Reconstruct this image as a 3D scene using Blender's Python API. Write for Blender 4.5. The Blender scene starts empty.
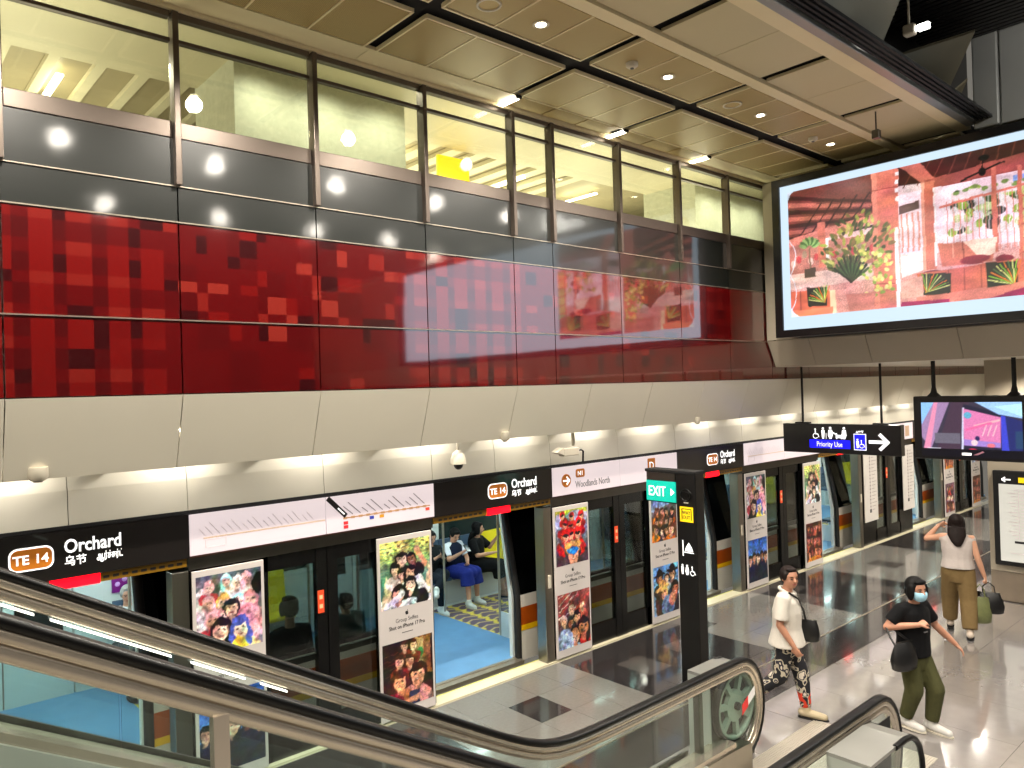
import bpy, bmesh, math, random
import numpy as np
from mathutils import Vector, Matrix
V = Vector
PI = math.pi
random.seed(7)
S = bpy.context.scene
COL = S.collection

# ------------------------------------------------------------------ camera
CAMZ = 3.45
yaw, pitch, roll = 0.726433, 0.0070222, -0.0297574
_f = V((math.sin(yaw)*math.cos(pitch), math.cos(yaw)*math.cos(pitch), math.sin(pitch)))
_r0 = V((math.cos(yaw), -math.sin(yaw), 0)); _u0 = _r0.cross(_f)
_r = math.cos(roll)*_r0 + math.sin(roll)*_u0
_u = -math.sin(roll)*_r0 + math.cos(roll)*_u0
cam = bpy.data.cameras.new('camera'); cam_o = bpy.data.objects.new('camera', cam); COL.objects.link(cam_o)
cam.sensor_width = 36; cam.lens = 36*756.7/1024; cam.clip_start = .05; cam.clip_end = 200
m = Matrix.Identity(4)
for i in range(3):
    m[i][0] = _r[i]; m[i][1] = _u[i]; m[i][2] = -_f[i]
m[0][3], m[1][3], m[2][3] = 0, 0, CAMZ
cam_o.matrix_world = m
S.camera = cam_o

# ------------------------------------------------------------------ view and world
S.view_settings.view_transform = 'Standard'; S.view_settings.look = 'None'
S.view_settings.gamma = 1; S.view_settings.use_curve_mapping = False
S.view_settings.exposure = 0.58
S.cycles.use_denoising = True
S.cycles.max_bounces = 10; S.cycles.transparent_max_bounces = 24
S.cycles.sample_clamp_indirect = 6
W = bpy.data.worlds.new('world'); S.world = W; W.use_nodes = True
W.node_tree.nodes['Background'].inputs[0].default_value = (1, .93, .8, 1)
W.node_tree.nodes['Background'].inputs[1].default_value = .12

# ------------------------------------------------------------------ lamps of the station (ceiling grid of downlights, with added spots)
def spot(loc, power, col=(1, .92, .80), angle=150, radius=.08, blend=.5, to=None):
    l = bpy.data.lights.new('spot_lamp', 'SPOT'); l.energy = power; l.color = col
    l.spot_size = math.radians(angle); l.spot_blend = blend; l.shadow_soft_size = radius
    o = bpy.data.objects.new('spot_lamp', l); COL.objects.link(o); o.location = loc
    if to is not None:
        o.rotation_euler = (V(to)-V(loc)).to_track_quat('-Z', 'Y').to_euler()
    return o
def area(loc, to, sx, sy, power, col=(1, .92, .78)):
    l = bpy.data.lights.new('area_lamp', 'AREA'); l.shape = 'RECTANGLE'; l.size = sx; l.size_y = sy
    l.energy = power; l.color = col
    o = bpy.data.objects.new('area_lamp', l); COL.objects.link(o); o.location = loc
    o.rotation_euler = (V(to)-V(loc)).to_track_quat('-Z', 'Y').to_euler()
    return o
for X in (-2.6, -.8, 1.0, 2.8, 4.6, 6.39, 8.18):
    spot((X, 4.65, 6.5), 330)
for X in (-2.2, -.2, 1.8, 3.8, 5.8, 7.8, 9.6):
    spot((X, 1.4, 6.95), 290, angle=112, blend=.5)
    spot((X+.9, -2.0, 6.95), 290, angle=112, blend=.5)
    spot((X+.4, 1.4, 6.9), 7, angle=172, blend=.1, radius=.13)  # extra dim wide spots, added only for reflected blobs on the wall panels
    spot((X-.3, -1.9, 6.9), 7, angle=172, blend=.1, radius=.13)
spot((8.8, .6, 7.2), 170, (1, .98, .94), 70, .08, .8, (10.7, 1.9, 7.0))  # unseen spot added to brighten the steel clad bulkhead
# under the lower ceiling past the big screen
for X in (12.6, 14.6, 16.6, 18.6, 20.6):
    spot((X, 3.0, 3.6), 130); spot((X, 5.2, 3.6), 120)
    spot((X, .8, 3.6), 130)
spot((9.95, 4.65, 6.55), 40, angle=100)
# wall washers in the upper concourse, plus added unseen uplights
for X in (3.3, 4.05, 4.8, 11.3, 12.0, 12.7):
    spot((X, 7.05, 6.86), 32, (1, .99, .84), 160, .05, .9)
for X in (-1, 1.5, 6.6, 8.2, 9.8, 6.6, 9.0):
    spot((X, 8.0, 6.8), 120, (1, .95, .80), 150, .06, .8)
for X in (-1.2, 1.2, 6.2, 8.4, 10.6):  # upward lamps without fixtures, added to brighten the gallery ceiling
    area((X, 9.8, 5.75), (X, 9.8, 8), 1.6, 1.6, 40, (1, .95, .78))
    area((X, 7.2, 5.6), (X, 7.2, 8), 1.2, .5, 14, (1, .95, .78))

# ------------------------------------------------------------------ helpers
def lin(c):
    return tuple(x/12.92 if x <= .04045 else ((x+.055)/1.055)**2.4 for x in c)
def rgb(r, g, b): return lin((r/255, g/255, b/255))
def hexc(h): return tuple(int(h[i:i+2], 16)/255 for i in (0, 2, 4))
_mats = {}
def mat(name, col, rough=.5, metal=0, noise=.06, nscale=6, spec=.5, coat=0, coat_ior=1.5, coat_rough=.03, bump=0, bscale=40, rvar=0, stretch=None):
    """principled material with procedural colour grain"""
    if name in _mats: return _mats[name]
    M = bpy.data.materials.new(name); M.use_nodes = True; nt = M.node_tree; b = nt.nodes['Principled BSDF']
    c = lin(col)
    b.inputs['Roughness'].default_value = rough; b.inputs['Metallic'].default_value = metal
    b.inputs['Specular IOR Level'].default_value = spec
    if coat:
        b.inputs['Coat Weight'].default_value = coat; b.inputs['Coat IOR'].default_value = coat_ior; b.inputs['Coat Roughness'].default_value = coat_rough
    tc = nt.nodes.new('ShaderNodeTexCoord'); n = nt.nodes.new('ShaderNodeTexNoise'); n.inputs['Scale'].default_value = nscale; n.inputs['Detail'].default_value = 4
    if stretch:
        mp = nt.nodes.new('ShaderNodeMapping'); mp.inputs['Scale'].default_value = stretch
        nt.links.new(tc.outputs['Object'], mp.inputs[0]); nt.links.new(mp.outputs[0], n.inputs['Vector'])
    else: nt.links.new(tc.outputs['Object'], n.inputs['Vector'])
    r = nt.nodes.new('ShaderNodeValToRGB')
    r.color_ramp.elements[0].position = .3; r.color_ramp.elements[1].position = .7
    r.color_ramp.elements[0].color = tuple(x*(1-noise) for x in c)+(1,); r.color_ramp.elements[1].color = tuple(min(1, x*(1+noise)) for x in c)+(1,)
    nt.links.new(n.outputs['Fac'], r.inputs[0]); nt.links.new(r.outputs[0], b.inputs['Base Color'])
    if rvar:
        mr = nt.nodes.new('ShaderNodeMapRange'); mr.inputs['To Min'].default_value = max(0, rough-rvar); mr.inputs['To Max'].default_value = rough+rvar
        nt.links.new(n.outputs['Fac'], mr.inputs[0]); nt.links.new(mr.outputs[0], b.inputs['Roughness'])
    if bump:
        n2 = nt.nodes.new('ShaderNodeTexNoise'); n2.inputs['Scale'].default_value = bscale; nt.links.new(tc.outputs['Object'], n2.inputs['Vector'])
        bp = nt.nodes.new('ShaderNodeBump'); bp.inputs['Strength'].default_value = bump; bp.inputs['Distance'].default_value = .01
        nt.links.new(n2.outputs['Fac'], bp.inputs['Height']); nt.links.new(bp.outputs[0], b.inputs['Normal'])
        if coat: nt.links.new(bp.outputs[0], b.inputs['Coat Normal'])
    _mats[name] = M; return M
def emit(name, col, strength, base=None):
    if name in _mats: return _mats[name]
    M = bpy.data.materials.new(name); M.use_nodes = True; nt = M.node_tree; b = nt.nodes['Principled BSDF']
    b.inputs['Base Color'].default_value = lin(base or col)+(1,); b.inputs['Emission Color'].default_value = lin(col)+(1,)
    b.inputs['Emission Strength'].default_value = strength; b.inputs['Roughness'].default_value = .4
    _mats[name] = M; return M
def attr_mat(name, strength=0, rough=.4, coat=0, coat_ior=1.5, spec=.5, base=1, bump=0, coat_rough=.03):
    """material whose colour is the print stored on the mesh (posters, screens, printed glass)"""
    if name in _mats: return _mats[name]
    M = bpy.data.materials.new(name); M.use_nodes = True; nt = M.node_tree; b = nt.nodes['Principled BSDF']
    a = nt.nodes.new('ShaderNodeAttribute'); a.attribute_name = 'print'
    b.inputs['Roughness'].default_value = rough; b.inputs['Specular IOR Level'].default_value = spec
    if strength:
        nt.links.new(a.outputs['Color'], b.inputs['Emission Color']); b.inputs['Emission Strength'].default_value = strength
        b.inputs['Base Color'].default_value = (.01, .01, .01, 1)
    else: nt.links.new(a.outputs['Color'], b.inputs['Base Color'])
    if coat:
        b.inputs['Coat Weight'].default_value = coat; b.inputs['Coat IOR'].default_value = coat_ior; b.inputs['Coat Roughness'].default_value = coat_rough
    if bump:
        tc = nt.nodes.new('ShaderNodeTexCoord'); n2 = nt.nodes.new('ShaderNodeTexNoise'); n2.inputs['Scale'].default_value = 2.2
        nt.links.new(tc.outputs['Object'], n2.inputs['Vector'])
        bp = nt.nodes.new('ShaderNodeBump'); bp.inputs['Strength'].default_value = bump; bp.inputs['Distance'].default_value = .01
        nt.links.new(n2.outputs['Fac'], bp.inputs['Height']); nt.links.new(bp.outputs[0], b.inputs['Normal']); nt.links.new(bp.outputs[0], b.inputs['Coat Normal'])
    _mats[name] = M; return M
def glass(name, tint, refl=1.0, ior=1.5):
    if name in _mats: return _mats[name]
    M = bpy.data.materials.new(name); M.use_nodes = True; nt = M.node_tree
    for n in list(nt.nodes): nt.nodes.remove(n)
    out = nt.nodes.new('ShaderNodeOutputMaterial'); mx = nt.nodes.new('ShaderNodeMixShader')
    t = nt.nodes.new('ShaderNodeBsdfTransparent'); t.inputs[0].default_value = lin(tint)+(1,)
    g = nt.nodes.new('ShaderNodeBsdfGlossy'); g.inputs['Roughness'].default_value = .01
    fr = nt.nodes.new('ShaderNodeLayerWeight'); fr.inputs[0].default_value = .5
    pw = nt.nodes.new('ShaderNodeMath'); pw.operation = 'POWER'; pw.inputs[1].default_value = 5
    f0 = ((ior-1)/(ior+1))**2
    mu = nt.nodes.new('ShaderNodeMath'); mu.operation = 'MULTIPLY_ADD'; mu.inputs[1].default_value = (1-f0)*refl; mu.inputs[2].default_value = f0*refl; mu.use_clamp = True
    nt.links.new(fr.outputs['Facing'], pw.inputs[0]); nt.links.new(pw.outputs[0], mu.inputs[0]); nt.links.new(mu.outputs[0], mx.inputs[0])
    nt.links.new(t.outputs[0], mx.inputs[1]); nt.links.new(g.outputs[0], mx.inputs[2]); nt.links.new(mx.outputs[0], out.inputs[0])
    _mats[name] = M; return M

class MB:
    """collects shapes, then links them as ONE mesh object"""
    def __init__(s): s.v = []; s.f = []; s.sm = []
    def add(s, vs, fs, smooth=False):
        k = len(s.v); s.v += [tuple(v) for v in vs]; s.f += [tuple(i+k for i in f) for f in fs]; s.sm += [smooth]*len(fs); return s
    def box(s, a, b, ch=0):
        x0, y0, z0 = [min(a[i], b[i]) for i in range(3)]; x1, y1, z1 = [max(a[i], b[i]) for i in range(3)]
        if ch <= 0:
            return s.add([(x0, y0, z0), (x1, y0, z0), (x1, y1, z0), (x0, y1, z0), (x0, y0, z1), (x1, y0, z1), (x1, y1, z1), (x0, y1, z1)],
                         [(3, 2, 1, 0), (4, 5, 6, 7), (0, 1, 5, 4), (1, 2, 6, 5), (2, 3, 7, 6), (3, 0, 4, 7)])
        bm = bmesh.new(); bmesh.ops.create_cube(bm, size=1)
        for v in bm.verts: v.co = V((x0+(v.co.x+.5)*(x1-x0), y0+(v.co.y+.5)*(y1-y0), z0+(v.co.z+.5)*(z1-z0)))
        ch = min(ch, .45*min(x1-x0, y1-y0, z1-z0))
        bmesh.ops.bevel(bm, geom=bm.edges[:], offset=ch, segments=2, affect='EDGES', profile=.5)
        bm.verts.index_update(); s.add([v.co[:] for v in bm.verts], [[v.index for v in f.verts] for f in bm.faces]); bm.free(); return s
    def rbox(s, c, size, R, ch=0):
        t = MB().box([-x/2 for x in size], [x/2 for x in size], ch)
        return s.add([V(c)+R@V(v) for v in t.v], t.f)
    def rings(s, rs, cap=True, smooth=True, closed=False):
        n = len(rs[0]); k = len(rs); vs = [p for r in rs for p in r]; fs = []
        for i in range(k if closed else k-1):
            a, b = i*n, ((i+1) % k)*n
            for j in range(n): fs.append((a+j, a+(j+1) % n, b+(j+1) % n, b+j))
        s.add(vs, fs, smooth)
        if cap and not closed:
            s.add(rs[0], [tuple(range(n-1, -1, -1))]); s.add(rs[-1], [tuple(range(n))])
        return s
    def tube(s, pts, r, seg=10, caps=True, round_caps=False, sq=1.0):
        pts = [V(p) for p in pts]; rr = r if isinstance(r, (list, tuple)) else [r]*len(pts)
        rr = list(rr)
        T = [(pts[min(i+1, len(pts)-1)]-pts[max(i-1, 0)]).normalized() for i in range(len(pts))]
        up = V((0, 0, 1)) if abs(T[0].z) < .9 else V((1, 0, 0))
        nrm = (up-T[0]*up.dot(T[0])).normalized(); R = []
        def ring(c, t, nrm, q): 
            bn = t.cross(nrm)
            return [c+q*(math.cos(2*PI*j/seg)*nrm*sq+math.sin(2*PI*j/seg)*bn) for j in range(seg)]
        for i, p in enumerate(pts):
            nrm = (nrm-T[i]*nrm.dot(T[i])).normalized()
            if i == 0 and round_caps:
                for a in (80, 55, 28): R.append(ring(p-T[i]*rr[0]*math.sin(math.radians(a)), T[i], nrm, rr[0]*math.cos(math.radians(a))))
            R.append(ring(p, T[i], nrm, rr[i]))
            if i == len(pts)-1 and round_caps:
                for a in (28, 55, 80): R.append(ring(p+T[i]*rr[-1]*math.sin(math.radians(a)), T[i], nrm, rr[-1]*math.cos(math.radians(a))))
        return s.rings(R, caps)
    def cap(s, pts, r, seg=10): return s.tube(pts, r, seg, True, True)
    def cyl(s, a, b, r, seg=16): return s.tube([a, b], r, seg)
    def ell(s, c, r, R=None, seg=14, ring=9):
        R = R or Matrix.Identity(3); rs = []
        for i in range(1, ring):
            t = PI*i/ring
            rs.append([V(c)+R@V((r[0]*math.sin(t)*math.cos(2*PI*j/seg), r[1]*math.sin(t)*math.sin(2*PI*j/seg), -r[2]*math.cos(t))) for j in range(seg)])
        return s.rings(rs)
    def prism(s, poly, d, smooth=False):
        """planar polygon swept by vector d"""
        n = len(poly); d = V(d); a = [V(p) for p in poly]; b = [p+d for p in a]
        s.add(a+b, [tuple(range(n-1, -1, -1)), tuple(range(n, 2*n))]+[(i, (i+1) % n, n+(i+1) % n, n+i) for i in range(n)], smooth); return s
    def quad(s, *p): return s.add(p, [tuple(range(len(p)))])
    def build(s, name, m, parent=None, label=None, world=False, kind=None, fix=True):
        me = bpy.data.meshes.new(name); off = V((0, 0, 0))
        if world and parent is not None: off = V(parent.location)
        me.from_pydata([tuple(V(v)-off) for v in s.v], [], s.f); me.polygons.foreach_set('use_smooth', s.sm)
        me.update()
        if fix:
            bm = bmesh.new(); bm.from_mesh(me); bmesh.ops.recalc_face_normals(bm, faces=bm.faces[:]); bm.to_mesh(me); bm.free()
        if m: me.materials.append(m)
        o = bpy.data.objects.new(name, me); COL.objects.link(o)
        if parent: o.parent = parent
        if label: o['label'] = label
        if kind: o['kind'] = kind
        return o
def tag(o, label=None, cat=None, group=None, kind=None):
    if label: o['label'] = label
    if cat: o['category'] = cat
    if group: o['group'] = group
    if kind: o['kind'] = kind
    return o
def empty(name, loc, label=None, cat=None, group=None, rz=0, kind=None):
    o = bpy.data.objects.new(name, None); COL.objects.link(o); o.location = loc; o.rotation_euler = (0, 0, rz); o.empty_display_size = .1
    return tag(o, label, cat, group, kind)
def piece(src, loc, parent, name=None):
    o = src.copy(); COL.objects.link(o); o.parent = parent; o.location = loc
    if name: o.name = name
    return o
def copy_tree(o, parent=None):
    c = o.copy(); COL.objects.link(c)
    if parent: c.parent = parent
    for ch in list(o.children): copy_tree(ch, c)
    return c
_probe = None
def text(body, size, m, parent, loc, axes, align='LEFT', name='lettering', ext=.002, bold=0, shear=0, squeeze=1.0):
    """flat lettering as a mesh; axes = (right, up) world directions"""
    c = bpy.data.curves.new(name, 'FONT'); c.body = body; c.size = size; c.align_x = align; c.extrude = ext; c.offset = bold; c.shear = shear; c.resolution_u = 3
    t = bpy.data.objects.new('tmp', c); COL.objects.link(t)
    dg = bpy.context.evaluated_depsgraph_get(); me = bpy.data.meshes.new_from_object(t.evaluated_get(dg)); me.name = name
    bpy.data.objects.remove(t)
    r, u = V(axes[0]), V(axes[1]); n = r.cross(u)
    off = V(parent.location) if parent else V((0, 0, 0))
    for v in me.vertices:
        v.co = V(loc)-off+r*v.co.x*squeeze+u*v.co.y+n*v.co.z
    me.materials.clear(); me.materials.append(m)
    o = bpy.data.objects.new(name, me); COL.objects.link(o)
    if parent: o.parent = parent
    return o
XZ = ((1, 0, 0), (0, 0, 1))      # a sign that faces the platform (towards -Y)
YZ = ((0, -1, 0), (0, 0, 1))     # a sign that faces along the platform (towards -X)

# ------------------------------------------------------------------ prints (flat pictures stored as colours on a grid mesh)
class Pic:
    def __init__(s, w, h, asp, bg=(1, 1, 1)):
        s.w, s.h, s.asp = w, h, asp; s.a = np.ones((h, w, 3))*np.array(bg)
        yy, xx = np.mgrid[0:h, 0:w]; s.x = (xx+.5)/w; s.y = (yy+.5)/h     # x right, y up
    def put(s, d, col, soft=None):
        k = np.clip(.5-d*(soft or s.h*1.0), 0, 1)[..., None]; s.a = s.a*(1-k)+np.array(col)*k
    def ell(s, cx, cy, rx, ry, col, rot=0):
        dx = (s.x-cx)*s.asp; dy = s.y-cy; c, n = math.cos(rot), math.sin(rot)
        u = (dx*c+dy*n)/rx; v = (-dx*n+dy*c)/ry; s.put((np.hypot(u, v)-1)*min(rx, ry), col)
    def poly(s, pts, col):
        P = [((px)*s.asp, py) for px, py in pts]; X = s.x*s.asp; Y = s.y; ins = np.zeros(X.shape, bool); d = np.full(X.shape, 9.)
        for i in range(len(P)):
            (x0, y0), (x1, y1) = P[i], P[(i+1) % len(P)]
            c = ((y0 > Y) != (y1 > Y)); ins ^= c & (X < (x1-x0)*(Y-y0)/((y1-y0) or 1e-9)+x0)
            L = (x1-x0)**2+(y1-y0)**2 or 1e-9; t = np.clip(((X-x0)*(x1-x0)+(Y-y0)*(y1-y0))/L, 0, 1)
            d = np.minimum(d, np.hypot(X-x0-t*(x1-x0), Y-y0-t*(y1-y0)))
        s.put(np.where(ins, -d, d), col)
    def rect(s, x0, y0, x1, y1, col): s.poly([(x0, y0), (x1, y0), (x1, y1), (x0, y1)], col)
    def line(s, x0, y0, x1, y1, w, col):
        X = s.x*s.asp; x0 *= s.asp; x1 *= s.asp; L = (x1-x0)**2+(y1-y0)**2 or 1e-9
        t = np.clip(((X-x0)*(x1-x0)+(s.y-y0)*(y1-y0))/L, 0, 1); s.put(np.hypot(X-x0-t*(x1-x0), s.y-y0-t*(y1-y0))-w/2, col)
    def grad(s, c0, c1, y0=0, y1=1):
        t = np.clip((s.y-y0)/(y1-y0), 0, 1)[..., None]; k = ((s.y >= y0) & (s.y <= y1))[..., None]
        s.a = np.where(k, np.array(c0)*(1-t)+np.array(c1)*t, s.a)
    def grain(s, k, seed=0):
        r = np.random.RandomState(seed); s.a = np.clip(s.a*(1+k*r.randn(s.h, s.w, 1)), 0, 1)
    def face(s, x, y, k, skin, hair, cloth, style=0, tilt=0, rnd=None):
        """a head and shoulders, k = head half height"""
        c, n = math.cos(tilt), math.sin(tilt)
        def P(u, v): return x+(u*c-v*n)*k/s.asp, y+(u*n+v*c)*k
        sx, sy = P(0, -2.1); s.ell(sx, sy, 1.7*k, 1.25*k, cloth, tilt)
        sx, sy = P(0, -1.1); s.ell(sx, sy, .4*k, .5*k, tuple(q*.8 for q in skin), tilt)
        sx, sy = P(0, .12); s.ell(sx, sy, .98*k, 1.12*k, hair, tilt)
        if style == 1:
            for q in (-1, 1):
                sx, sy = P(q*.75, -.7); s.ell(sx, sy, .38*k, 1.1*k, hair, tilt)
        sx, sy = P(0, -.08); s.ell(sx, sy, .7*k, .92*k, skin, tilt)
        sx, sy = P(.18, -.15); s.ell(sx, sy, .45*k, .7*k, tuple(min(1, q*1.1) for q in skin), tilt)
        sx, sy = P(0, .72); s.ell(sx, sy, .72*k, .36*k, hair, tilt)
        for q in (-1, 1):
            sx, sy = P(q*.3, .1); s.ell(sx, sy, .14*k, .09*k, (.12, .08, .07), tilt)
        sx, sy = P(0, -.14); s.ell(sx, sy, .1*k, .16*k, tuple(q*.85 for q in skin), tilt)
        sx, sy = P(0, -.47); s.ell(sx, sy, .25*k, .12*k, (.58, .25, .22), tilt); s.ell(sx, sy+.03*k, .18*k, .05*k, (.9, .86, .82), tilt)
        if style == 2:      # wide brimmed hat
            sx, sy = P(0, .62); s.ell(sx, sy, 1.6*k, .3*k, hair, tilt+.1); sx, sy = P(0, 1.0); s.ell(sx, sy, .75*k, .6*k, hair, tilt)
        if style == 3:      # helmet and goggles
            sx, sy = P(0, .55); s.ell(sx, sy, .95*k, .75*k, hair, tilt); sx, sy = P(0, .12); s.ell(sx, sy, .68*k, .3*k, (.1, .1, .14), tilt)
    def mesh(s, name, o, r, u, w, h, m, parent, n=V((0, 0, 0)), world=True):
        H, Wd = s.h, s.w; off = V(parent.location) if world else V((0, 0, 0))
        o = V(o)-off; r = V(r)*w; u = V(u)*h
        gx = np.linspace(0, 1, Wd); gy = np.linspace(0, 1, H)
        co = np.array(o)[None, None]+gx[None, :, None]*np.array(r)+gy[:, None, None]*np.array(u)
        me = bpy.data.meshes.new(name); me.vertices.add(H*Wd); me.vertices.foreach_set('co', co.reshape(-1).astype(np.float32))
        i = (np.arange(H-1)[:, None]*Wd+np.arange(Wd-1)[None]).reshape(-1)
        q = np.stack([i, i+1, i+1+Wd, i+Wd], 1).astype(np.int32)
        me.loops.add(q.size); me.polygons.add(len(q)); me.loops.foreach_set('vertex_index', q.reshape(-1))
        me.polygons.foreach_set('loop_start', np.arange(0, q.size, 4, dtype=np.int32)); me.update(calc_edges=True)
        at = me.attributes.new('print', 'FLOAT_COLOR', 'POINT'); a = np.clip(s.a, 0, 1)
        l = np.where(a <= .04045, a/12.92, ((a+.055)/1.055)**2.4)
        at.data.foreach_set('color', np.concatenate([l, np.ones((H, Wd, 1))], 2).reshape(-1).astype(np.float32))
        me.materials.append(m); ob = bpy.data.objects.new(name, me); COL.objects.link(ob); ob.parent = parent; return ob

# ------------------------------------------------------------------ materials
M_steel = mat('brushed_steel', (.62, .60, .56), .3, 1, .04, 3, stretch=(3, 3, .6), rvar=.04)
M_steel_d = mat('dark_steel', (.40, .39, .37), .32, 1, .1, 4, rvar=.08)
M_alu = mat('warm_aluminium', (.74, .69, .62), .3, .85, .06, 5)
M_mull = mat('bronze_mullion', (.38, .34, .31), .35, .6, .06, 5)
M_black = mat('black_paint', (.035, .035, .04), .3, 0, .1, 5)
M_blackm = mat('matt_black', (.025, .025, .03), .7, 0, .1, 5)
M_rubber = mat('black_rubber', (.02, .02, .021), .38, 0, .1, 8, spec=.3)
M_white = mat('white_panel', (.80, .77, .70), .35, 0, .025, 1.5)
M_soffit = mat('off_white_soffit', (.86, .835, .77), .32, 0, .03, 1)
M_wash = mat('pale_wash_panel', (.80, .78, .72), .3, 0, .03, 2, coat=.3, coat_rough=.15)
M_ceil_p = mat('plain_ceiling_panel', (.78, .73, .58), .45, 0, .02, 1)
M_ceil_rail = mat('ceiling_rail', (.90, .84, .68), .4, 0, .03, 3)
M_slot = mat('dark_slot', (.02, .02, .02), .8, 0, .1, 3)
M_grey = mat('glossy_grey_glass', (.085, .096, .085), .35, 0, .05, 1, coat=1, coat_ior=2.0, coat_rough=.075, bump=.15, bscale=2.5)
M_beige = mat('beige_cladding', (.66, .62, .55), .4, 0, .03, 1.2)
M_interior = mat('concourse_wall', (.80, .80, .72), .6, 0, .08, 16)
M_int_ceil = mat('concourse_ceiling', (.84, .80, .68), .5, 0, .03, 2)
M_slat = mat('ceiling_slat', (.62, .57, .45), .5, 0, .08, 4)
M_head = mat('header_brown_black', (.085, .07, .068), .3, 0, .08, 3, coat=.4)
M_map = emit('lit_white_sign', (1, .93, .94), .42, (.62, .58, .58))
M_red_led = emit('red_led', (1, .02, .10), 1.6)
M_yellow = mat('yellow_strip', (.50, .36, .05), .4, 0, .08, 6)
M_orange = mat('orange_badge', (.80, .47, .12), .4, 0, .03, 5)
M_lett = emit('white_lettering', (1, 1, 1), .6)
M_lett_d = mat('dark_lettering', (.12, .11, .12), .5)
M_lett_g = mat('grey_lettering', (.38, .37, .37), .5)
M_frame_b = mat('door_frame_black', (.03, .03, .032), .25, 0, .1, 4)
M_glass = glass('clear_glass', (.93, .97, .95))
M_glass_esc = glass('balustrade_glass', (.955, .985, .975), 1.1)
M_glass_psd = glass('door_glass', (.86, .88, .87), 1.2)
M_glass_win = glass('concourse_glass', (.95, .96, .92), 1.1)
M_paper = mat('poster_paper', (.80, .77, .755), .4, 0, .01, 3)
M_poster = attr_mat('poster_print', 0, .35)
M_poster_w = mat('white_print', (.80, .78, .76), .4)
M_train_w = mat('train_white', (.80, .78, .74), .3, 0, .03, 2)
M_train_o = mat('train_orange', (.62, .27, .03), .35, 0, .04, 3)
M_train_y = mat('train_yellow', (.90, .70, .04), .35, 0, .04, 3)
M_train_win = mat('train_window_black', (.012, .014, .016), .08, 0, .1, 3, coat=.5)
M_train_in = mat('train_interior_white', (.80, .83, .82), .4, 0, .02, 2)
M_blue_fl = mat('blue_vinyl', (.36, .55, .72), .4, 0, .07, 4)
M_yel_seat = mat('yellow_seat', (.92, .84, .05), .45, 0, .04, 5)
M_blue_seat = mat('blue_seat', (.24, .33, .42), .45, 0, .05, 5)
M_kiosk = mat('totem_black', (.03, .03, .032), .35, 0, .1, 3)
M_gr_d = mat('dark_granite', (.165, .155, .155), .13, 0, .18, 30, coat=.35, coat_rough=.05)
M_gr_l = mat('grey_granite', (.42, .41, .39), .16, 0, .08, 30, coat=.35, coat_rough=.05)
M_gr_m = mat('mid_granite', (.27, .255, .245), .15, 0, .12, 30, coat=.35, coat_rough=.05)
M_por = mat('pale_porcelain', (.50, .48, .47), .16, 0, .06, 8, coat=1, coat_ior=1.8, coat_rough=.07)
M_grout = mat('grout', (.52, .50, .46), .7, 0, .08, 20)
M_concrete = mat('concrete', (.35, .34, .32), .8, 0, .1, 4)
M_sill = mat('pale_sill', (.80, .77, .66), .35, 0, .04, 6)
M_tact = mat('yellow_edge_line', (.80, .80, .35), .5)
M_green = mat('painted_wheel_green', (.56, .61, .56), .4, 0, .06, 8)

# ================================================================== STRUCTURE
# ---- floor
floor = MB().box((-8, -9, -.3), (27, 7.02, -.02)).build('floor', M_grout); floor['kind'] = 'structure'
floor['label'] = 'polished station floor of dark granite and pale porcelain tiles'
def tile(name, sx, sy, m):
    return MB().box((0, 0, -.03), (sx-.006, sy-.006, 0)), m
_tiles = {}
def put_tile(x, y, sx, sy, m, dz=0):
    key = (round(sx, 3), round(sy, 3), m.name)
    if key not in _tiles:
        o = MB().box((.002, .002, -.03), (sx-.002, sy-.002, 0)).build('floor_tile', m, floor); o.location = (x, y, dz); _tiles[key] = o
    else: piece(_tiles[key], (x, y, dz), floor, 'floor_tile')
rt = random.Random(3)
TX = .445
for i in range(-3, 34):
    x = .02+TX*i; zone = math.floor((x+.01-2.245)/2.225); light = (zone % 2 == 1)
    for (y0, y1) in ((6.25, 6.80), (5.72, 6.25), (5.19, 5.72), (4.955, 5.19)):
        m_ = M_gr_l if light else M_gr_d
        q = rt.random()
        if light and q < .06 or (not light and q < .12): m_ = M_gr_m
        if abs(x-5.36) < .2 and y0 == 5.72: m_ = M_gr_d
        put_tile(x, y0, TX, y1-y0, m_)
for k in range(8, 28):                       # beyond: wide slabs
    x = 15.15+.89*(k-8)
    if x > 24: break
    zone = math.floor((x+.01-2.245)/2.225)
    put_tile(x, 4.955, .89, 1.845, M_gr_l if zone % 2 else M_gr_d)
for i in range(-3, 20):
    x = -1.0+.89*i
    if x > 19: continue
    put_tile(x, 4.37, .89, .56, M_gr_d if i % 5 else M_gr_m)
for i in range(-1, 18):
    for y in (3.29, 2.21, 1.13, .05, -1.03):
        put_tile(3.62+.9*i, y, .9, 1.08, M_por)
MB().box((-2, 4.93, -.02), (24, 4.955, .003)).build('floor_trim', M_alu, floor)
MB().box((-8, -9, -.02), (27, -1.03, -.001)).build('floor_margin', M_por, floor)

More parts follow.
